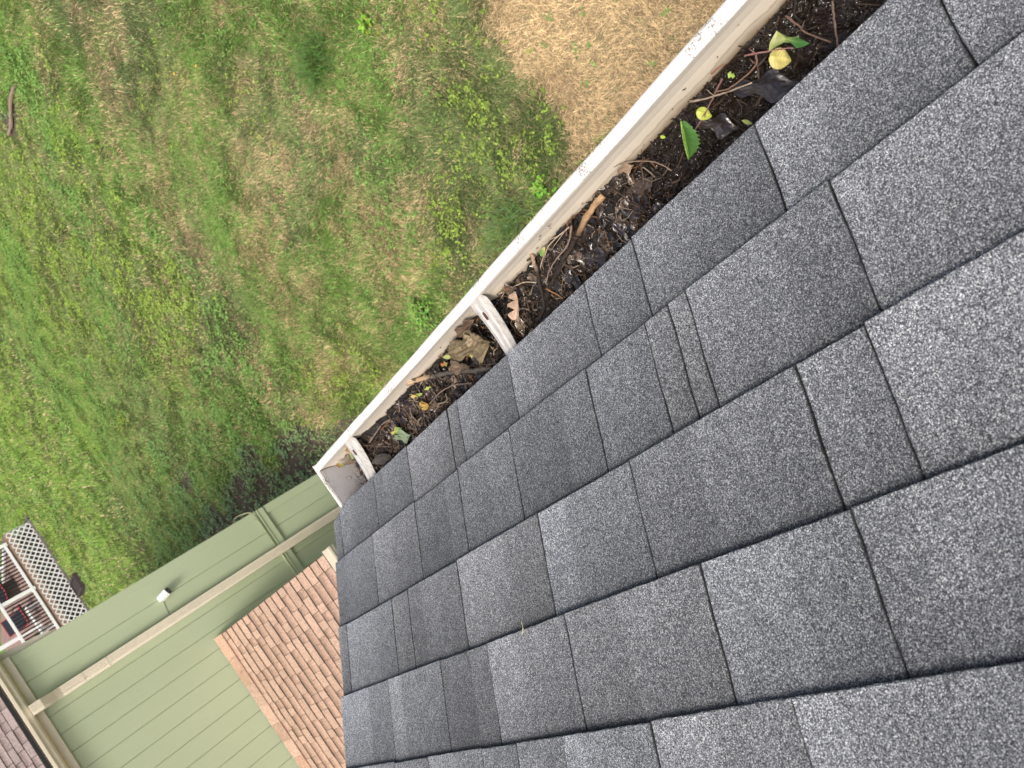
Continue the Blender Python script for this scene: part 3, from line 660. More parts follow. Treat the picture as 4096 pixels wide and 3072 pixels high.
wall_strip(-5.02, -3.515, .012).build("lower_wall", M['siding'], gh)
mb = MB(); mb.box((-7.0, YW-.020, -3.640), (XC+.002, YW+.010, -3.522)); mb.build("belly_band", M['siding'], gh, bevel=.003)
mb = MB(); mb.box((-7.0, YW-.032, -3.521), (XC+.004, YW-.001, -3.512)); mb.box((-7.0, YW-.030, -3.556), (XC+.004, YW-.021, -3.550)); mb.build("band_flashing", mat_plain("pale_green_metal", (.42,.47,.30), .4), gh)
mb = MB(); mb.box((1.152, YW-.006, -5.0), (XC+.006, YW+.001, -3.66)); mb.box((1.152, YW-.006, -3.505), (XC+.006, YW+.001, ztop+.001)); mb.build("corner_board", M['siding'], gh, bevel=.002)
mb = MB(); mb.box((-7.0, YW-.03, ztop-.0), (XC+.02, YW+.02, -.66)); mb.build("frieze_board", M['cream'], gh, bevel=.003)
# gutter of the green house
def gx(x, a, b): return (x, a, b)
gp = [(9.468,-.655),(9.395,-.655),(9.375,-.635),(9.372,-.610),(9.345,-.588),(9.343,-.562),(9.352,-.560),(9.352,-.570),(9.362,-.585),(9.385,-.605),(9.390,-.632),(9.400,-.645),(9.458,-.645),(9.458,-.552),(9.468,-.552)]
mb = MB(); mb.prism(gp, gx, -7.0, 1.36); gg = mb.build("gutter", M['cream'], gh)
mb = MB(); mb.box((-7.0, 9.469, -.66), (1.34, 9.50, -.545)); mb.build("fascia", M['cream'], gh)
mb = MB(); mb.box((-7.0, 9.425, -.548), (1.35, 9.452, -.512)); mb.build("drip_edge", M['black'], gh)  # black drip edge, also painting in the shadow under the shingle butts
# downspout with ribs
dx0, dx1, dyf = .640, .742, YW-.085
ribs = []; nrib = 5
mbp = [(dx0, YW-.008), (dx0, dyf)]
for k in range(nrib):
    c = dx0+.016+(dx1-dx0-.032)*(k+.5)/nrib; q = .0045
    mbp += [(c-q*1.5, dyf), (c-q*.9, dyf-.007), (c+q*.9, dyf-.007), (c+q*1.5, dyf)]
mbp += [(dx1, dyf), (dx1, YW-.008)]
mb = MB(); mb.prism(mbp, lambda z, a, b: (a, b, z), -4.9, -1.02); ds = mb.build("downspout", M['cream'], gh)
def sweep(prof2, path):   # prof2 (x, depth) ; path of (yoff, z, tilt)
    mbx = MB(); n = len(prof2); vs = []
    for (yc, z, ang) in path:
        for a, b in prof2:
            dd = b-(YW-.045); vs.append((a, yc+dd*math.cos(ang), z+dd*math.sin(ang)))
    fs = [(j*n+i, j*n+(i+1) % n, (j+1)*n+(i+1) % n, (j+1)*n+i) for j in range(len(path)-1) for i in range(n)]
    fs += [tuple(range(n-1, -1, -1)), tuple((len(path)-1)*n+i for i in range(n))]
    return mbx.add(vs, fs)
P2 = [(a+(-.0015 if a < .69 else .0015), b+(-.002 if b < YW-.05 else 0)) for a, b in mbp]
sweep(P2, [(YW-.046, -1.16, 0), (YW-.046, -1.02, 0), (YW-.055, -.96, -.5), (YW-.085, -.90, -.75)]).build("elbow", M['cream'], ds)
sweep([(a*1.0, b) for a, b in mbp], [(YW-.075, -.925, -.75), (YW-.115, -.84, -.65), (YW-.135, -.76, -.2), (YW-.135, -.650, 0)]).build("upper_elbow", M['cream'], ds)
mb = MB(); mb.box((dx0-.002, dyf-.008, -1.402), (dx1+.002, YW-.006, -1.397)); mb.build("joint_collar", M['cream'], ds)
# main roof
pz = math.tan(rad(24)); cz, sz = math.cos(rad(24)), math.sin(rad(24))
def PG(u, y, h): return (-y, 9.430+u*cz-h*sz, -.520+u*sz+h*cz)      # y here runs along -X
rr = random.Random(9)
def random_cuts(n, y0, y1, ws=(.1,.16,.22,.3)):
    out = []
    for i in range(n):
        y = y0; l = []
        while y < y1: y += rr.choice(ws); l.append(y)
        out.append(l)
    return out
bt = [.0+.143*i for i in range(16)]
mb = MB(); make_courses(mb, PG, bt, bt[-1]+.143, -1.38, 3.2, random_cuts(16, -1.38, 3.2), rr, t=.006, cell=.12, jag=.001, raise_h=.003, gap=.003, alt=True)
mb.build("shingle_roof", M['taupe_shingle'], gh)
mb = MB(); mb.add([(-7, 9.43, -.528), (1.38, 9.43, -.528), (1.38, 9.43+6, -.528+6*pz), (-7, 9.43+6, -.528+6*pz), (-7, 21.6, -.56), (1.38, 21.6, -.56), (1.38, 21.6, -.74), (-7, 21.6, -.74), (-7, 9.47, -.60), (1.38, 9.47, -.60)],
                [(0,1,2,3), (3,2,5,4), (4,5,6,7), (7,6,9,8), (8,9,1,0), (1,9,6,5,2), (0,3,4,7,8)]); mb.build("roof_body", M['taupe_shingle'].copy() if False else mat_plain("roof_underlay", (.16,.13,.12), .9), gh)
# slanted cream board seen past the corner
mb = MB(); mb.prism([(1.251,-.66),(1.344,-.66),(1.300,-1.13),(1.251,-1.20)], lambda y, a, b: (a, y, b), 9.56, 9.60); mb.build("rake_trim", M['cream'], gh)

# porch roof, sloping down towards the viewer
Qp = 0.1905734; cq, sq = math.cos(Qp), math.sin(Qp)
YT, ZT = 9.47, -2.383
def PP(u, y, h): return (-y, YT-(2.60-u)*cq-h*sq*0, ZT-(2.60-u)*sq+h)   # u measured up-slope from the eave
porch_b = [.005+.143*i for i in range(17)]
rr = random.Random(3)
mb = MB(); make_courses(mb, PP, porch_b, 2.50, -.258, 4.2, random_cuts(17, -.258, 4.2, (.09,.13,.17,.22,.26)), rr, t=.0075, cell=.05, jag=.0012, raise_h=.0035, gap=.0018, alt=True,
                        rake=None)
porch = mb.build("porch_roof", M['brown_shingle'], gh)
# cap row against the wall
mb = MB(); y = -.266
while y < 4.2:
    wdt = rr.uniform(.17, .30); v = rr.uniform(.8, 1.12); k = rr.uniform(-.05, .05)
    mb.obox(PP(2.395, y+wdt-.002, .013), Vector(PP(2.395, y+.001, .013))-Vector(PP(2.395, y+wdt-.002, .013)), Vector(PP(2.60, 0, .010))-Vector(PP(2.395, 0, .013)), (0, 0, .006), (v*(1+k), v*.98, v*(1-k)*.97)); y += wdt
mb.build("cap_row", M['brown_shingle'], porch)
mb = MB(); mb.obox(PP(0, 4.2, -.10), (4.455, 0, 0), Vector(PP(2.62, 0, 0))-Vector(PP(0, 0, 0)), (0, 0, .093)); mb.build("roof_body", M['cream'], porch)
gp2 = [(a-9.468, b+.56) for a, b in gp]
mb = MB(); mb.prism([(PP(0,0,0)[1]+a-.004, PP(0,0,0)[2]+b-.004) for a, b in gp2], gx, -4.2, .285); mb.build("gutter", M['cream'], porch)
for q in range(3):
    mb = MB(); mb.box((.02-q*1.9-.045, PP(0,0,0)[1]+.15, -5.0), (.02-q*1.9+.045, PP(0,0,0)[1]+.24, PP(0,0,0)[2]-.05)); mb.build("porch_post", M['cream'], gh)

# security camera and cables
sccam = thing("security_camera", (.965, YW, -2.19), "small white security camera with a dark lens on the green siding", "security camera")
mb = MB(); mb.box((.93, YW-.028, -2.205), (.99, YW-.001, -2.125)); mb.build("mount", M['white_paint'], sccam, bevel=.006)
mb = MB(); a_ = Vector((.955, YW-.035, -2.155)); d2 = Vector((.26, -.42, -.87)).normalized(); s2 = d2.cross(Vector((0, 0, 1))).normalized(); u2 = s2.cross(d2)
def rr_prof(wd, ht, r=.35, k=4):
    out = []
    for sx, sy, a0 in ((1, 1, 0), (-1, 1, 90), (-1, -1, 180), (1, -1, 270)):
        for q in range(k+1):
            th = rad(a0+90*q/k); out.append((sx*wd*(1-r)+wd*r*math.cos(th), sy*ht*(1-r)+ht*r*math.sin(th)))
    return out
body = rr_prof(.034, .034)
mb.prism(body, lambda t, a, b: tuple(a_+d2*t+s2*a+u2*b), -.01, .088); mb.build("body", M['white_paint'], sccam)
mb = MB(); mb.prism(rr_prof(.030, .030), lambda t, a, b: tuple(a_+d2*t+s2*a+u2*b), 0.0881, .118); bl = mb.build("lens", M['black'], sccam)
mb = MB(); mb.tube([(.935, YW-.004, -2.20), (.925, YW-.004, -2.165), (.84, YW-.004, -2.148), (.735, YW-.004, -2.14)], .0028, 6); tag(mb.build("cable", mat_plain("grey_cable", (.16,.18,.13), .6), None), "thin grey cable from the security camera to the downspout", "cable")
mb = MB(); mb.tube(smooth_line([(.745, YW-.034, -3.502), (.95, YW-.036, -3.505), (1.19, YW-.036, -3.498), (1.262, YW-.03, -3.47), (1.30, YW+.03, -3.40), (1.31, YW+.10, -3.33), (1.27, YW+.16, -3.30)], 6), .006, 6)
mb.tube(smooth_line([(.745, YW-.030, -3.490), (1.0, YW-.03, -3.492), (1.22, YW-.03, -3.480), (1.28, YW+.0, -3.44), (1.285, YW+.08, -3.38)], 6), .004, 6)
tag(mb.build("cable", mat_plain("olive_cable", (.26,.29,.16), .6), None, True), "pair of green painted cables along the belly band, looping round the house corner", "cable")

# ------------------------------------------------------------------ DECK beyond
YD = 31.0; ZD = -4.03
deck = thing("deck", (5.0, 34, -5.0), "raised backyard deck with white lattice skirt, white rails and black balusters", "deck")
mb = MB()
for i in range(34):
    xx = 1.6+i*.18; c = random.uniform(.85, 1.12); mb.box((xx, YD-.02, ZD-.04), (xx+.172, YD+20, ZD), (.28*c, .19*c, .155*c))
mb.build("deck_floor", M['dryleaf'], deck)
mb = MB(); mb.box((1.4, YD-.045, ZD-.30), (7.75, YD-.021, ZD-.045), (.30,.20,.15)); mb.build("rim_board", mat_attr("rim_wood", .7), deck)
mb = MB(); mb.box((1.4, YD+.25, -5.0), (7.6, YD+.3, ZD-.3)); mb.build("under_deck_shade_sheet", mat_plain("painted_deck_shade", (.045,.04,.036), .9), deck)  # dark sheet behind the lattice, coloured to stand for shade under the deck
def lattice(mb, p0, dx, L, z0, z1, step=.205, wd=.038):
    nrm = Vector((0, -1, 0)) if dx.x else Vector((1, 0, 0)); Hh = z1-z0
    for s, off in ((1, 0), (-1, .012)):
        k = -int(Hh/step)-2
        while k*step < L+Hh:
            a = k*step; s0 = a if s > 0 else a+Hh-Hh; 
            # slat from (a, z0) to (a+Hh, z1) or mirrored, clipped to [0, L]
            q0, q1 = (a, z0), (a+Hh, z1)
            if s < 0: q0, q1 = (a+Hh, z0), (a, z1)
            def clip(q, r):
                if q[0] < 0: f = (0-q[0])/(r[0]-q[0]) if r[0] != q[0] else 2; return (0, q[1]+(r[1]-q[1])*f) if 0 <= f <= 1 else None
                if q[0] > L: f = (L-q[0])/(r[0]-q[0]) if r[0] != q[0] else 2; return (L, q[1]+(r[1]-q[1])*f) if 0 <= f <= 1 else None
                return q
            A, B = clip(q0, q1), clip(q1, q0); k += 1
            if A is None or B is None: continue
            pa = Vector(p0)+dx*A[0]+nrm*off; pb = Vector(p0)+dx*B[0]+nrm*off; pa.z, pb.z = A[1], B[1]
            if (pb-pa).length < .03: continue
            side = (pb-pa).normalized().cross(nrm)*wd/2
            mb.obox(pa-side, pb-pa, side*2, nrm*.010)
mb = MB(); lattice(mb, (1.5, YD-.05, 0), Vector((1, 0, 0)), 6.25, -4.93, -4.13); mb.build("lattice", M['white_paint'], deck)
mb = MB(); lattice(mb, (7.76, YD-.04, 0), Vector((0, 1, 0)), 8.0, -4.93, -4.13); mb.build("lattice", M['white_paint'], deck)
mb = MB(); mb.box((1.4, YD-.25, -5.02), (7.85, YD-.07, -4.92)); mb.box((7.80, YD-.25, -5.02), (7.95, YD+9, -4.92)); mb.build("base_board", mat_plain("grey_timber", (.13,.115,.105), .9, 3, .25), deck)
# balustrade on the front: bottom rail, top rail, posts, balusters
mb = MB(); mb.box((1.5, YD-.075, ZD+.03), (7.45, YD+.02, ZD+.11)); mb.build("bottom_rail", M['white_paint'], deck)
mb = MB(); mb.box((1.5, YD-.080, -3.00), (5.72, YD+.03, -2.92)); mb.build("top_rail", M['white_paint'], deck)
mb = MB(); mb.box((5.72, YD-.080, -3.00), (7.45, YD+.03, -2.92)); mb.build("top_rail", M['white_paint'], deck)
for (x, y) in ((5.67, YD), (7.42, YD), (3.9, YD), (7.42, YD+3), (7.42, YD+6)):
    mb = MB(); mb.box((x-.06, y-.07, ZD-.02), (x+.06, y+.05, -2.86)); mb.box((x-.085, y-.095, -2.86), (x+.085, y+.075, -2.82)); mb.add([(x-.06, y-.07, -2.819), (x+.06, y-.07, -2.819), (x+.06, y+.05, -2.819), (x-.06, y+.05, -2.819), (x, y-.01, -2.76)], [(0,1,4),(1,2,4),(2,3,4),(3,0,4)])
    mb.build("post", M['white_paint'], deck)
mb = MB(); mb.box((7.38, YD+.05, -3.00), (7.46, YD+9, -2.92)); mb.box((7.38, YD+.05, ZD+.03), (7.46, YD+9, ZD+.11)); mb.build("side_rail", M['white_paint'], deck)
x = 3.2; b0 = None
while x < 7.36:
    if abs(x-5.67) > .08 and abs(x-3.9) > .08:
        if b0 is None:
            mb = MB(); mb.tube([(x, YD-.03, ZD+.10), (x, YD-.03, -2.995)], .026, 6); b0 = mb.build("baluster", M['black'], deck); bx = x
        else:
            c = b0.copy(); sc.collection.objects.link(c); c.parent = deck; c.location = (x-bx, 0, 0)
    x += .122
# patio furniture: black chairs with red piping, white column, planters
def patio_chair(x, y, rz, label):
    t = thing("patio_chair", (x, y, ZD), label, "chair", "patio chairs on the deck"); 
    t.rotation_euler = (0, 0, rz)
    def loc(b): return b
    m1 = mat_plain("navy_black_fabric", (.012,.014,.026), .8); m2 = mat_plain("red_piping", (.55,.05,.05), .6)
    mb = MB(); mb.box((x-.30, y-.28, ZD+.40), (x+.30, y+.30, ZD+.47)); mb.build("seat", m1, t, bevel=.02)
    mb = MB(); mb.obox((x-.30, y+.26, ZD+.45), (.60, 0, 0), (0, .05, .012), (0, .22, .62)); mb.build("backrest", m1, t, bevel=.015)
    mb = MB(); mb.tube([(x-.31, y-.29, ZD+.475), (x+.31, y-.29, ZD+.475), (x+.31, y+.27, ZD+.475), (x+.32, y+.49, ZD+1.08), (x-.32, y+.49, ZD+1.08), (x-.31, y+.27, ZD+.475), (x-.31, y-.29, ZD+.475)], .016, 6); mb.build("piping", m2, t)
    for sx in (-.26, .26):
        for sy in (-.24, .26):
            mb = MB(); mb.tube([(x+sx*1.1, y+sy*1.1, ZD), (x+sx, y+sy, ZD+.41)], .016, 6); mb.build("leg", M['black'], t)
        mb = MB(); mb.tube([(x+sx*1.25, y-.25, ZD+.40), (x+sx*1.25, y-.25, ZD+.62), (x+sx*1.25, y+.30, ZD+.66)], .018, 6); mb.build("armrest", M['black'], t)
patio_chair(5.40, 33.0, rad(8), "black patio chair with red piping, nearer the corner column on the deck")
patio_chair(6.75, 33.9, rad(20), "black patio chair with red piping, farther back at the edge of the photo")
col = thing("porch_column", (4.95, 34.2, ZD), "white column with a flared foot standing on the deck", "column")
mb = MB(); mb.box((4.95-.07, 34.13, ZD+.12), (4.95+.07, 34.27, -1.3)); mb.build("shaft", M['white_paint'], col, bevel=.01)
mb = MB(); mb.box((4.95-.13, 34.07, ZD), (4.95+.13, 34.33, ZD+.09)); mb.box((4.95-.10, 34.10, ZD+.09), (4.95+.10, 34.30, ZD+.13)); mb.build("foot", M['white_paint'], col, bevel=.02)
tb = thing("patio_bench", (4.82, 31.7, ZD), "pale grey slatted bench in front of the black chair on the deck", "bench")
for i in range(5):
    mb = MB(); mb.box((4.30, 31.45+i*.10, ZD+.42), (5.35, 31.53+i*.10, ZD+.45)); mb.build("slat", M['white_paint'], tb)
for sx in (4.38, 5.27):
    for sy in (31.50, 31.86):
        mb = MB(); mb.box((sx-.03, sy-.03, ZD), (sx+.03, sy+.03, ZD+.42)); mb.build("leg", M['white_paint'], tb)
bx_ = thing("storage_box", (6.6, 34.6, ZD), "brown storage box on the deck behind the black balusters", "box")
mb = MB(); mb.box((6.35, 34.1, ZD), (6.95, 35.3, ZD+.42)); mb.build("body", mat_plain("brown_plastic", (.10,.075,.05), .6), bx_, bevel=.02)
mb = MB(); mb.box((6.33, 34.08, ZD+.425), (6.97, 35.32, ZD+.47)); mb.build("lid", mat_plain("brown_lid", (.16,.12,.08), .6), bx_, bevel=.015)
pl = thing("potted_plant", (4.55, 33.1, ZD), "small green potted plant by the house end of the deck", "plant")
mb = MB(); mb.tube([(4.55, 33.1, ZD), (4.55, 33.1, ZD+.26)], [.11, .15], 14); mb.build("pot", mat_plain("white_pot", (.6,.58,.55), .6), pl)
mb = MB(); rg = random.Random(2)
for i in range(60):
    a = rg.uniform(0, 6.28); e = rg.uniform(.2, 1.3); L = rg.uniform(.15, .32); b = Vector((4.55, 33.1, ZD+.25))
    leaf(mb, b, b+Vector((math.cos(a)*math.cos(e), math.sin(a)*math.cos(e), math.sin(e)))*L, .06, col=(.07,.16,.03), nt_=4, nv=2, rng=rg)
mb.build("foliage", M['weed'], pl)
cr = thing("planter_box", (4.88, 30.0, -5.0), "dark rectangular box standing on the lawn beside the deck lattice", "box")
mb = MB()
for a, b in (((4.55,29.0,-5.0),(5.10,29.05,-4.82)), ((4.55,30.35,-5.0),(5.10,30.40,-4.82)), ((4.55,29.05,-5.0),(4.60,30.35,-4.82)), ((5.05,29.05,-5.0),(5.10,30.35,-4.82))): mb.box(a, b)
mb.build("frame", mat_plain("dark_timber", (.05,.035,.035), .9), cr)
mb = MB(); mb.box((4.60, 29.05, -5.0), (5.05, 30.35, -4.88)); mb.build("soil", mat_plain("dark_earth", (.025,.02,.02), 1, 40, .4), cr)

# ------------------------------------------------------------------ LAWN
def sm(a, b, x): t = np.clip((x-a)/(b-a), 0, 1); return t*t*(3-2*t)
def gauss(x, y, cx_, cy_, rx, ry, rot=0):
    c, s = math.cos(rot), math.sin(rot); dx = (x-cx_)*c+(y-cy_)*s; dy = -(x-cx_)*s+(y-cy_)*c
    return np.exp(-((dx/rx)**2+(dy/ry)**2))
def fields(x, y):
    wx = x+.35*(vn2(x, y, 1.7)-.5)*2; wy = y+.35*(vn3(x, y, 1.7)-.5)*2
    dry = sm(.46, .66, vn.fbm(wx, wy, 1.3, 5))*.60*(1-.8*sm(8, 16, y))
    dry = dry+.40*sm(.50, .66, vn3.fbm(wx, wy, 3.4, 4))*(1-.5*sm(9, 18, y))
    big = np.clip(1.3*gauss(wx, wy, 1.85, 2.75, .85, .85)+1.2*gauss(wx, wy, 2.3, 2.1, .95, .8)+.9*gauss(wx, wy, 2.9, 3.1, .50, .55), 0, 2)
    big = sm(.22, .85, big*1.1+.9*(vn3.fbm(x, y, 4.0, 3)-.5))
    for (cx_, cy_, rx, ry, a) in ((3.55,6.5,.30,.30,.9), (4.9,9.5,.45,.35,.6), (3.4,8.75,.5,.35,.6), (3.1,7.7,.4,.3,.6), (2.1,8.4,.4,.8,.5), (1.9,9.6,.35,.6,.6), (4.4,7.1,.35,.3,.5), (5.5,5.6,.5,.4,.5), (6.5,9.8,.5,.3,.5), (2.9,10.5,.4,.4,.5)):
        dry = dry+a*gauss(wx, wy, cx_, cy_, rx, ry)*(.4+1.2*vn3(x, y, 9))
    dry = np.clip(dry, 0, 1)
    soil = 1.4*gauss(wx, wy, 1.60, 11.2, .45, 1.8)+.9*gauss(wx, wy, 1.9, 15, .45, 3.5)+.8*gauss(wx, wy, 1.9, 13.2, .5, 1.0)+.7*gauss(wx, wy, 3.2, 15.6, .5, .4)+.6*gauss(wx, wy, 1.6, 16.0, .5, 3)
    soil = soil+1.3*gauss(wx, wy, 9.4, 12.3, .25, .5)+.7*gauss(wx, wy, 6.2, 30.2, 1.8, .35)+.6*gauss(wx, wy, 7.8, 28.0, .6, .8)+1.6*gauss(wx, wy, 1.2, 10.6, .35, 1.6)
    soil = sm(.35, .8, soil+.5*(vn.fbm(x, y, 3, 4)-.5))
    weed = sm(.50, .64, vn3.fbm(x, y, .8, 4))*.8+.9*sm(11, 20, y)*sm(.42, .6, vn.fbm(x, y, 1.4, 3))+.8*gauss(x, y, 1.9, 13, 1.2, 3)
    lush = sm(.45, .65, vn2.fbm(wx, wy, .55, 4))
    return dry, big, soil, np.clip(weed, 0, 1), lush
def zg(x, y): return -5.0+.05*(vn.fbm(x, y, .45, 3)-.5)+.025*(vn2.fbm(x, y, 2.2, 3)-.5)
ax = np.concatenate([[-900,-400,-150,-60,-25,-12,-8], np.arange(-6, 13, .1), [14,16,19,24,35,60,150,400,900]])
ay = np.concatenate([[-900,-300,-100,-40,-15,-8,-5], np.arange(-3, 24, .1), np.arange(24, 46, .3), [48,52,58,70,100,200,400,900]])
X, Yg = np.meshgrid(ax, ay); dry, big, soil, weed, lush = fields(X, Yg)
G1 = np.array([.065,.085,.032]); G2 = np.array([.075,.120,.030]); D1 = np.array([.32,.24,.145]); S1 = np.array([.085,.066,.052])
def blend(a, b, t): return a*(1-t[..., None])+b*t[..., None]
colr = blend(G1+0*X[..., None], G2, lush); colr = blend(colr, D1*.62, dry*.8); colr = blend(colr, D1, big); colr = blend(colr, S1, soil)
far = sm(25, 60, np.hypot(X, Yg)); colr = blend(colr, np.array([.10,.185,.035]), far)
V = np.stack([X.ravel(), Yg.ravel(), zg(X, Yg).ravel()], 1); nx = len(ax); ny = len(ay)
ii = np.arange((ny-1)*nx).reshape(ny-1, nx)[:, :-1].ravel()
o = np_mesh("lawn", V, np.stack([ii, ii+1, ii+nx+1, ii+nx], 1).ravel(), colr.reshape(-1, 3), M['ground'], 4, True); tag(o, kind="structure")

def blades(n, x0, x1, y0, y1, L0, L1, wd, seed, ykeep=None):
    r = np.random.default_rng(seed)
    x = r.uniform(x0, x1, n); y = r.uniform(y0, y1, n)
    # keep clear of buildings
    keep = ~((x < XC+.03) & (y > 9.45)) & ~((x < 7.9) & (y > 30.7)) & ~((x > 4.5) & (x < 5.15) & (y > 28.95) & (y < 30.45)) & (x > -.3)
    dry, big, soil, weed, lush = fields(x, y)
    tuft = vn3.fbm(x, y, 5.5, 3)
    keep &= r.random(n) > np.clip(soil*.93+.25*(tuft < .42), 0, .97)
    x, y, dry, big, soil, weed, lush, tuft = [a[keep] for a in (x, y, dry, big, soil, weed, lush, tuft)]
    n = len(x)
    isdry = r.random(n) < np.clip(.15+.52*dry+.97*big, 0, .965)
    ang = 6.28*vn.fbm(x, y, 1.6, 3)*2.2+r.normal(0, 1.1, n)
    tilt = np.where(isdry, r.uniform(.85, 1.45, n), r.uniform(.45, 1.25, n))
    L = r.uniform(L0, L1, n)*(.75+.5*tuft)*np.where(isdry, .9, 1.0)*(1+.35*lush)
    dx = np.sin(tilt)*np.cos(ang); dy = np.sin(tilt)*np.sin(ang); dz = np.cos(tilt)
    base = np.stack([x, y, zg(x, y)], 1); d = np.stack([dx, dy, dz], 1)
    side = np.stack([-np.sin(ang), np.cos(ang), np.zeros(n)], 1)*(wd*r.uniform(.7, 1.3, n))[:, None]
    a = base-side*.5; b = base+side*.5; mid = base+d*(L*.55)[:, None]+np.array([0, 0, 1])*(.010+L*.08)[:, None]
    d2 = d.copy(); d2[:, 2] -= .55; tip = mid+d2*(L*.5)[:, None]; tip[:, 2] = np.maximum(tip[:, 2], base[:, 2]+.014)
    V = np.stack([a, b, mid+side*.42, tip, mid-side*.42], 1).reshape(-1, 3)
    k = np.arange(n)*5
    F4 = np.stack([k, k+1, k+2, k+4], 1); F3 = np.stack([k+4, k+2, k+3], 1)
    F = np.concatenate([np.stack([F4[:, 0], F4[:, 1], F4[:, 2]], 1), np.stack([F4[:, 0], F4[:, 2], F4[:, 3]], 1), F3], 0).ravel()
    g = blend(np.array([.165,.235,.078])+0*x[:, None], np.array([.150,.270,.055]), lush)*(.45+1.1*r.random(n))[:, None]
    g = g*(1+.8*(tuft-.5))[:, None]
    g = blend(g, np.array([.25,.42,.06])[None, :]+0*g, sm(9, 30, np.hypot(x, y))*.8)
    dcol = (np.array([.70,.54,.31])+0*g)*(.34+1.3*r.random(n)**1.3)[:, None]
    c = np.where(isdry[:, None], dcol, g); c = np.repeat(c, 5, 0)
    return V, F, c
parts_ = [blades(520000, .2, 6.5, -.5, 9.5, .035, .068, .0034, 1), blades(300000, 1.0, 11.5, 9.5, 20, .045, .085, .0060, 2), blades(130000, 1.0, 16, 20, 44, .07, .14, .014, 3), blades(90000, 6.5, 12.5, -.5, 9.5, .05, .09, .0065, 4), blades(60000, .2, 3.6, 1.2, 4.6, .05, .085, .0040, 5)]
off = 0; Vs = []; Fs = []; Cs = []
for V, F, c in parts_: Vs.append(V); Fs.append(F+off); Cs.append(c); off += len(V)
o = np_mesh("grass", np.concatenate(Vs), np.concatenate(Fs), np.concatenate(Cs), M['grass'], 3); tag(o, "green lawn grass with straw coloured dry patches", "grass", kind="stuff")

# broad-leaved weeds mixed through the lawn
def weeds(n, x0, x1, y0, y1, size, seed, thr=.25):
    r = np.random.default_rng(seed); x = r.uniform(x0, x1, n); y = r.uniform(y0, y1, n)
    dry, big, soil, weed, lush = fields(x, y)
    fine = sm(.48, .62, vn2.fbm(x, y, 3.2, 3))
    keep = (r.random(n) < np.clip(weed*fine*.8+.14-.02*soil, 0, 1)) & ~((x < XC+.06) & (y > 9.4)) & ~((x < 8.0) & (y > 30.6)) & (r.random(n) > big*.85)
    x, y, soil = x[keep], y[keep], soil[keep]; n = len(x)
    per = 7; X_ = np.repeat(x, per); Y_ = np.repeat(y, per); N_ = n*per
    a = r.uniform(0, 6.28, N_); s = size*r.uniform(.6, 1.3, N_); off_ = s*r.uniform(.3, 1.6, N_)
    cx_ = X_+np.cos(a)*off_; cy_ = Y_+np.sin(a)*off_; cz_ = zg(X_, Y_)+r.uniform(.015, .065, N_)
    t = r.uniform(-.5, .5, N_); d = np.stack([np.cos(a)*np.cos(t), np.sin(a)*np.cos(t), np.sin(t)], 1)*(s*.5)[:, None]
    sd = np.stack([-np.sin(a), np.cos(a), r.uniform(-.4, .4, N_)], 1)*(s*.36)[:, None]
    c = np.stack([cx_, cy_, cz_], 1)
    V = np.stack([c-d, c-d*.35+sd, c+d*.45+sd*.8, c+d, c+d*.45-sd*.8, c-d*.35-sd], 1).reshape(-1, 3); k = np.arange(N_)*6
    F = np.concatenate([np.stack([k, k+1, k+5], 1), np.stack([k+1, k+2, k+4], 1), np.stack([k+1, k+4, k+5], 1), np.stack([k+2, k+3, k+4], 1)], 0).ravel()
    tone = r.random(n); kind = vn(x, y, .7)
    c1 = np.where((kind > .55)[:, None], np.array([.29,.41,.07]), np.array([.21,.37,.085])); c1 = blend(c1, np.array([.22,.32,.17])+0*c1, np.clip(soil+sm(9, 16, y)*.35*(x < 5), 0, 1)*.7)
    c1 = c1*(.75+.5*tone)[:, None]; c1 = np.repeat(np.repeat(c1, per, 0), 6, 0)*np.repeat(r.uniform(.85, 1.15, N_), 6)[:, None]
    return V, F, c1
pw = [weeds(26000, .3, 6.5, 0, 10, .022, 31), weeds(36000, 1.0, 12, 10, 20, .036, 32), weeds(20000, 1.2, 14, 20, 40, .05, 33), weeds(2600, 1.2, 3.6, 10, 17, .035, 34)]
off = 0; Vs = []; Fs = []; Cs = []
for V, F, c in pw: Vs.append(V); Fs.append(F+off); Cs.append(c); off += len(V)
o = np_mesh("weeds", np.concatenate(Vs), np.concatenate(Fs), np.concatenate(Cs), M['weed'], 3); tag(o, "bright green broad leaved weeds scattered through the lawn", "weeds", kind="stuff")

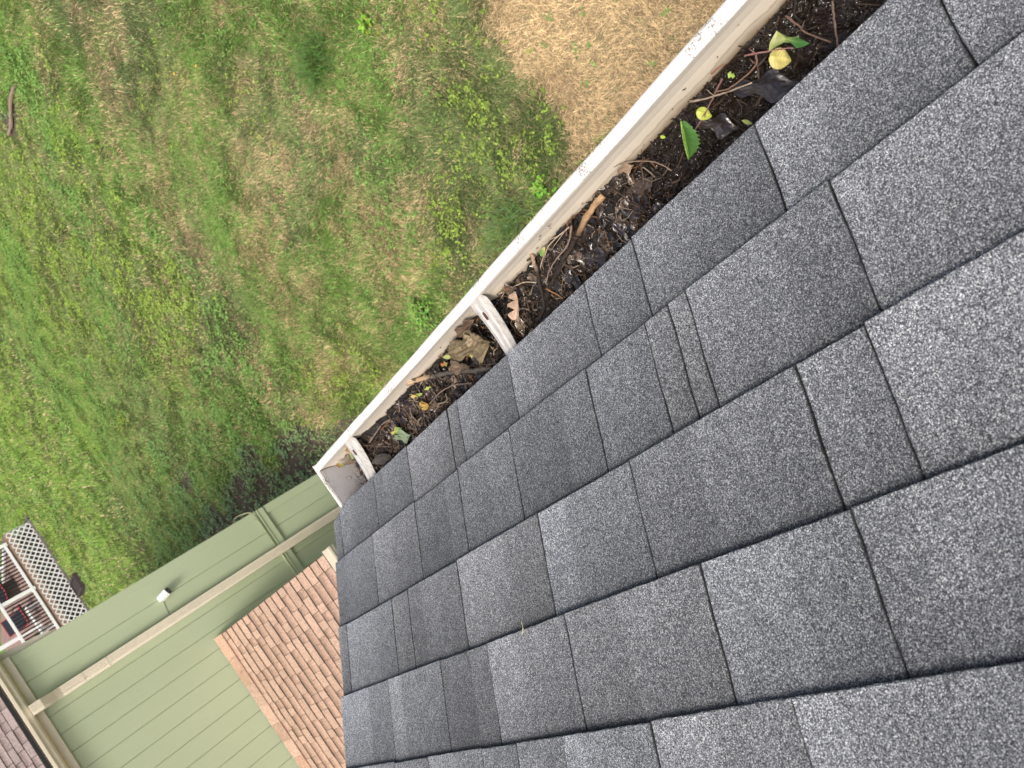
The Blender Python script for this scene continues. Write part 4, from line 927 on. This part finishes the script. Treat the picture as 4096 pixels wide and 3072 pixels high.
# a few plants that can be picked out
def clump(cx_, cy_, rx, ry, nleaf, size, col, label, hgt_=.12, name="weed_clump", seed=1, lance=False):
    r = random.Random(seed); mb = MB(); z0 = float(zg(cx_, cy_))
    for i in range(nleaf):
        a = r.uniform(0, 6.28); q = min(1.05, abs(r.gauss(0, .50))); x = cx_+math.cos(a)*q*rx; y = cy_+math.sin(a)*q*ry; z = z0+hgt_*max(.1, 1-q*q)*r.uniform(.3, 1)+.01
        b = r.uniform(0, 6.28); L = size*r.uniform(.7, 1.3); e = r.uniform(-.3, .8) if not lance else r.uniform(.1, 1.0)
        c = tuple(v*r.uniform(.7, 1.25) for v in col)
        if not lance: mb.tube([(x, y, z), ((x+cx_)/2, (y+cy_)/2, z0+hgt_*.35), (cx_, cy_, z0-.01)], .0012, 3, 0, (.10,.16,.04))
        leaf(mb, (x, y, z), (x+math.cos(b)*math.cos(e)*L, y+math.sin(b)*math.cos(e)*L, z+math.sin(e)*L), L*(.6 if not lance else .06), col=c, nt_=4, nv=2, fold=.3, shape='oval' if not lance else 'lance', rng=r)
    mb.tube([(cx_, cy_, z0-.01), (cx_, cy_, z0+hgt_*.6)], .006, 5, 0, (.08,.12,.03))
    o = mb.build(name, M['weed'], None, False); return tag(o, label, "plant")
clump(1.72, 6.35, .27, .30, 420, .034, (.20,.35,.075), "round leafy green weed clump on the lawn just beyond the near hanger", .14, seed=2)
clump(4.13, 5.46, .36, .48, 2600, .09, (.105,.195,.042), "dark lush patch of taller grass in the middle of the lawn", .10, "grass_clump", 3, True)
clump(1.62, 4.70, .20, .50, 1100, .10, (.15,.24,.07), "long grass tuft beside the gutter lip next to the dry patch", .10, "grass_clump", 4, True)
clump(1.60, 4.15, .14, .14, 90, .04, (.20,.36,.05), "small bright weed at the edge of the straw coloured patch by the gutter", .08, seed=5)
clump(3.80, 4.65, .12, .12, 60, .05, (.22,.38,.05), "lime green weed left of the straw coloured patch", .08, seed=6)
for i, (x, y, lb) in enumerate(((5.85,7.5,"yellow dandelion flower in the open lawn, left one of two close together"), (5.55,7.05,"yellow dandelion flower in the open lawn, right one of two close together"), (4.1,9.9,"single yellow dandelion low in the middle of the lawn"))):
    t = thing("dandelion", (x, y, float(zg(x, y))), lb, "flower", "dandelions in the lawn"); z = float(zg(x, y))
    mb = MB(); mb.tube([(x, y, z), (x+.01, y, z+.10)], .002, 5); mb.build("stem", mat_plain("stem_green", (.12,.2,.05)), t)
    mb = MB()
    for k in range(26):
        a = k*2.4; e = .1+.9*(k/26); leaf(mb, (x+.01, y, z+.10), (x+.01+math.cos(a)*.022*math.cos(e), y+math.sin(a)*.022*math.cos(e), z+.10+.015*math.sin(e)), .006, col=(.75,.55,.03), nt_=2, nv=2)
    mb.build("petals", M['weed'], t)
# weathered log at the far edge of the photo
mb = MB(); lx, ly = 9.37, 12.1; zz_ = float(zg(lx, ly)); mb.tube(smooth_line([(9.30, 11.55, zz_+.05), (9.38, 12.0, zz_+.055), (9.36, 12.5, zz_+.05), (9.45, 12.9, zz_+.04)], 5), [.028]*15+[.022], 9, .15, (.28,.20,.15))
tag(mb.build("log", M['bark'], None), "weathered brown log lying in the grass at the left edge of the photo", "log")
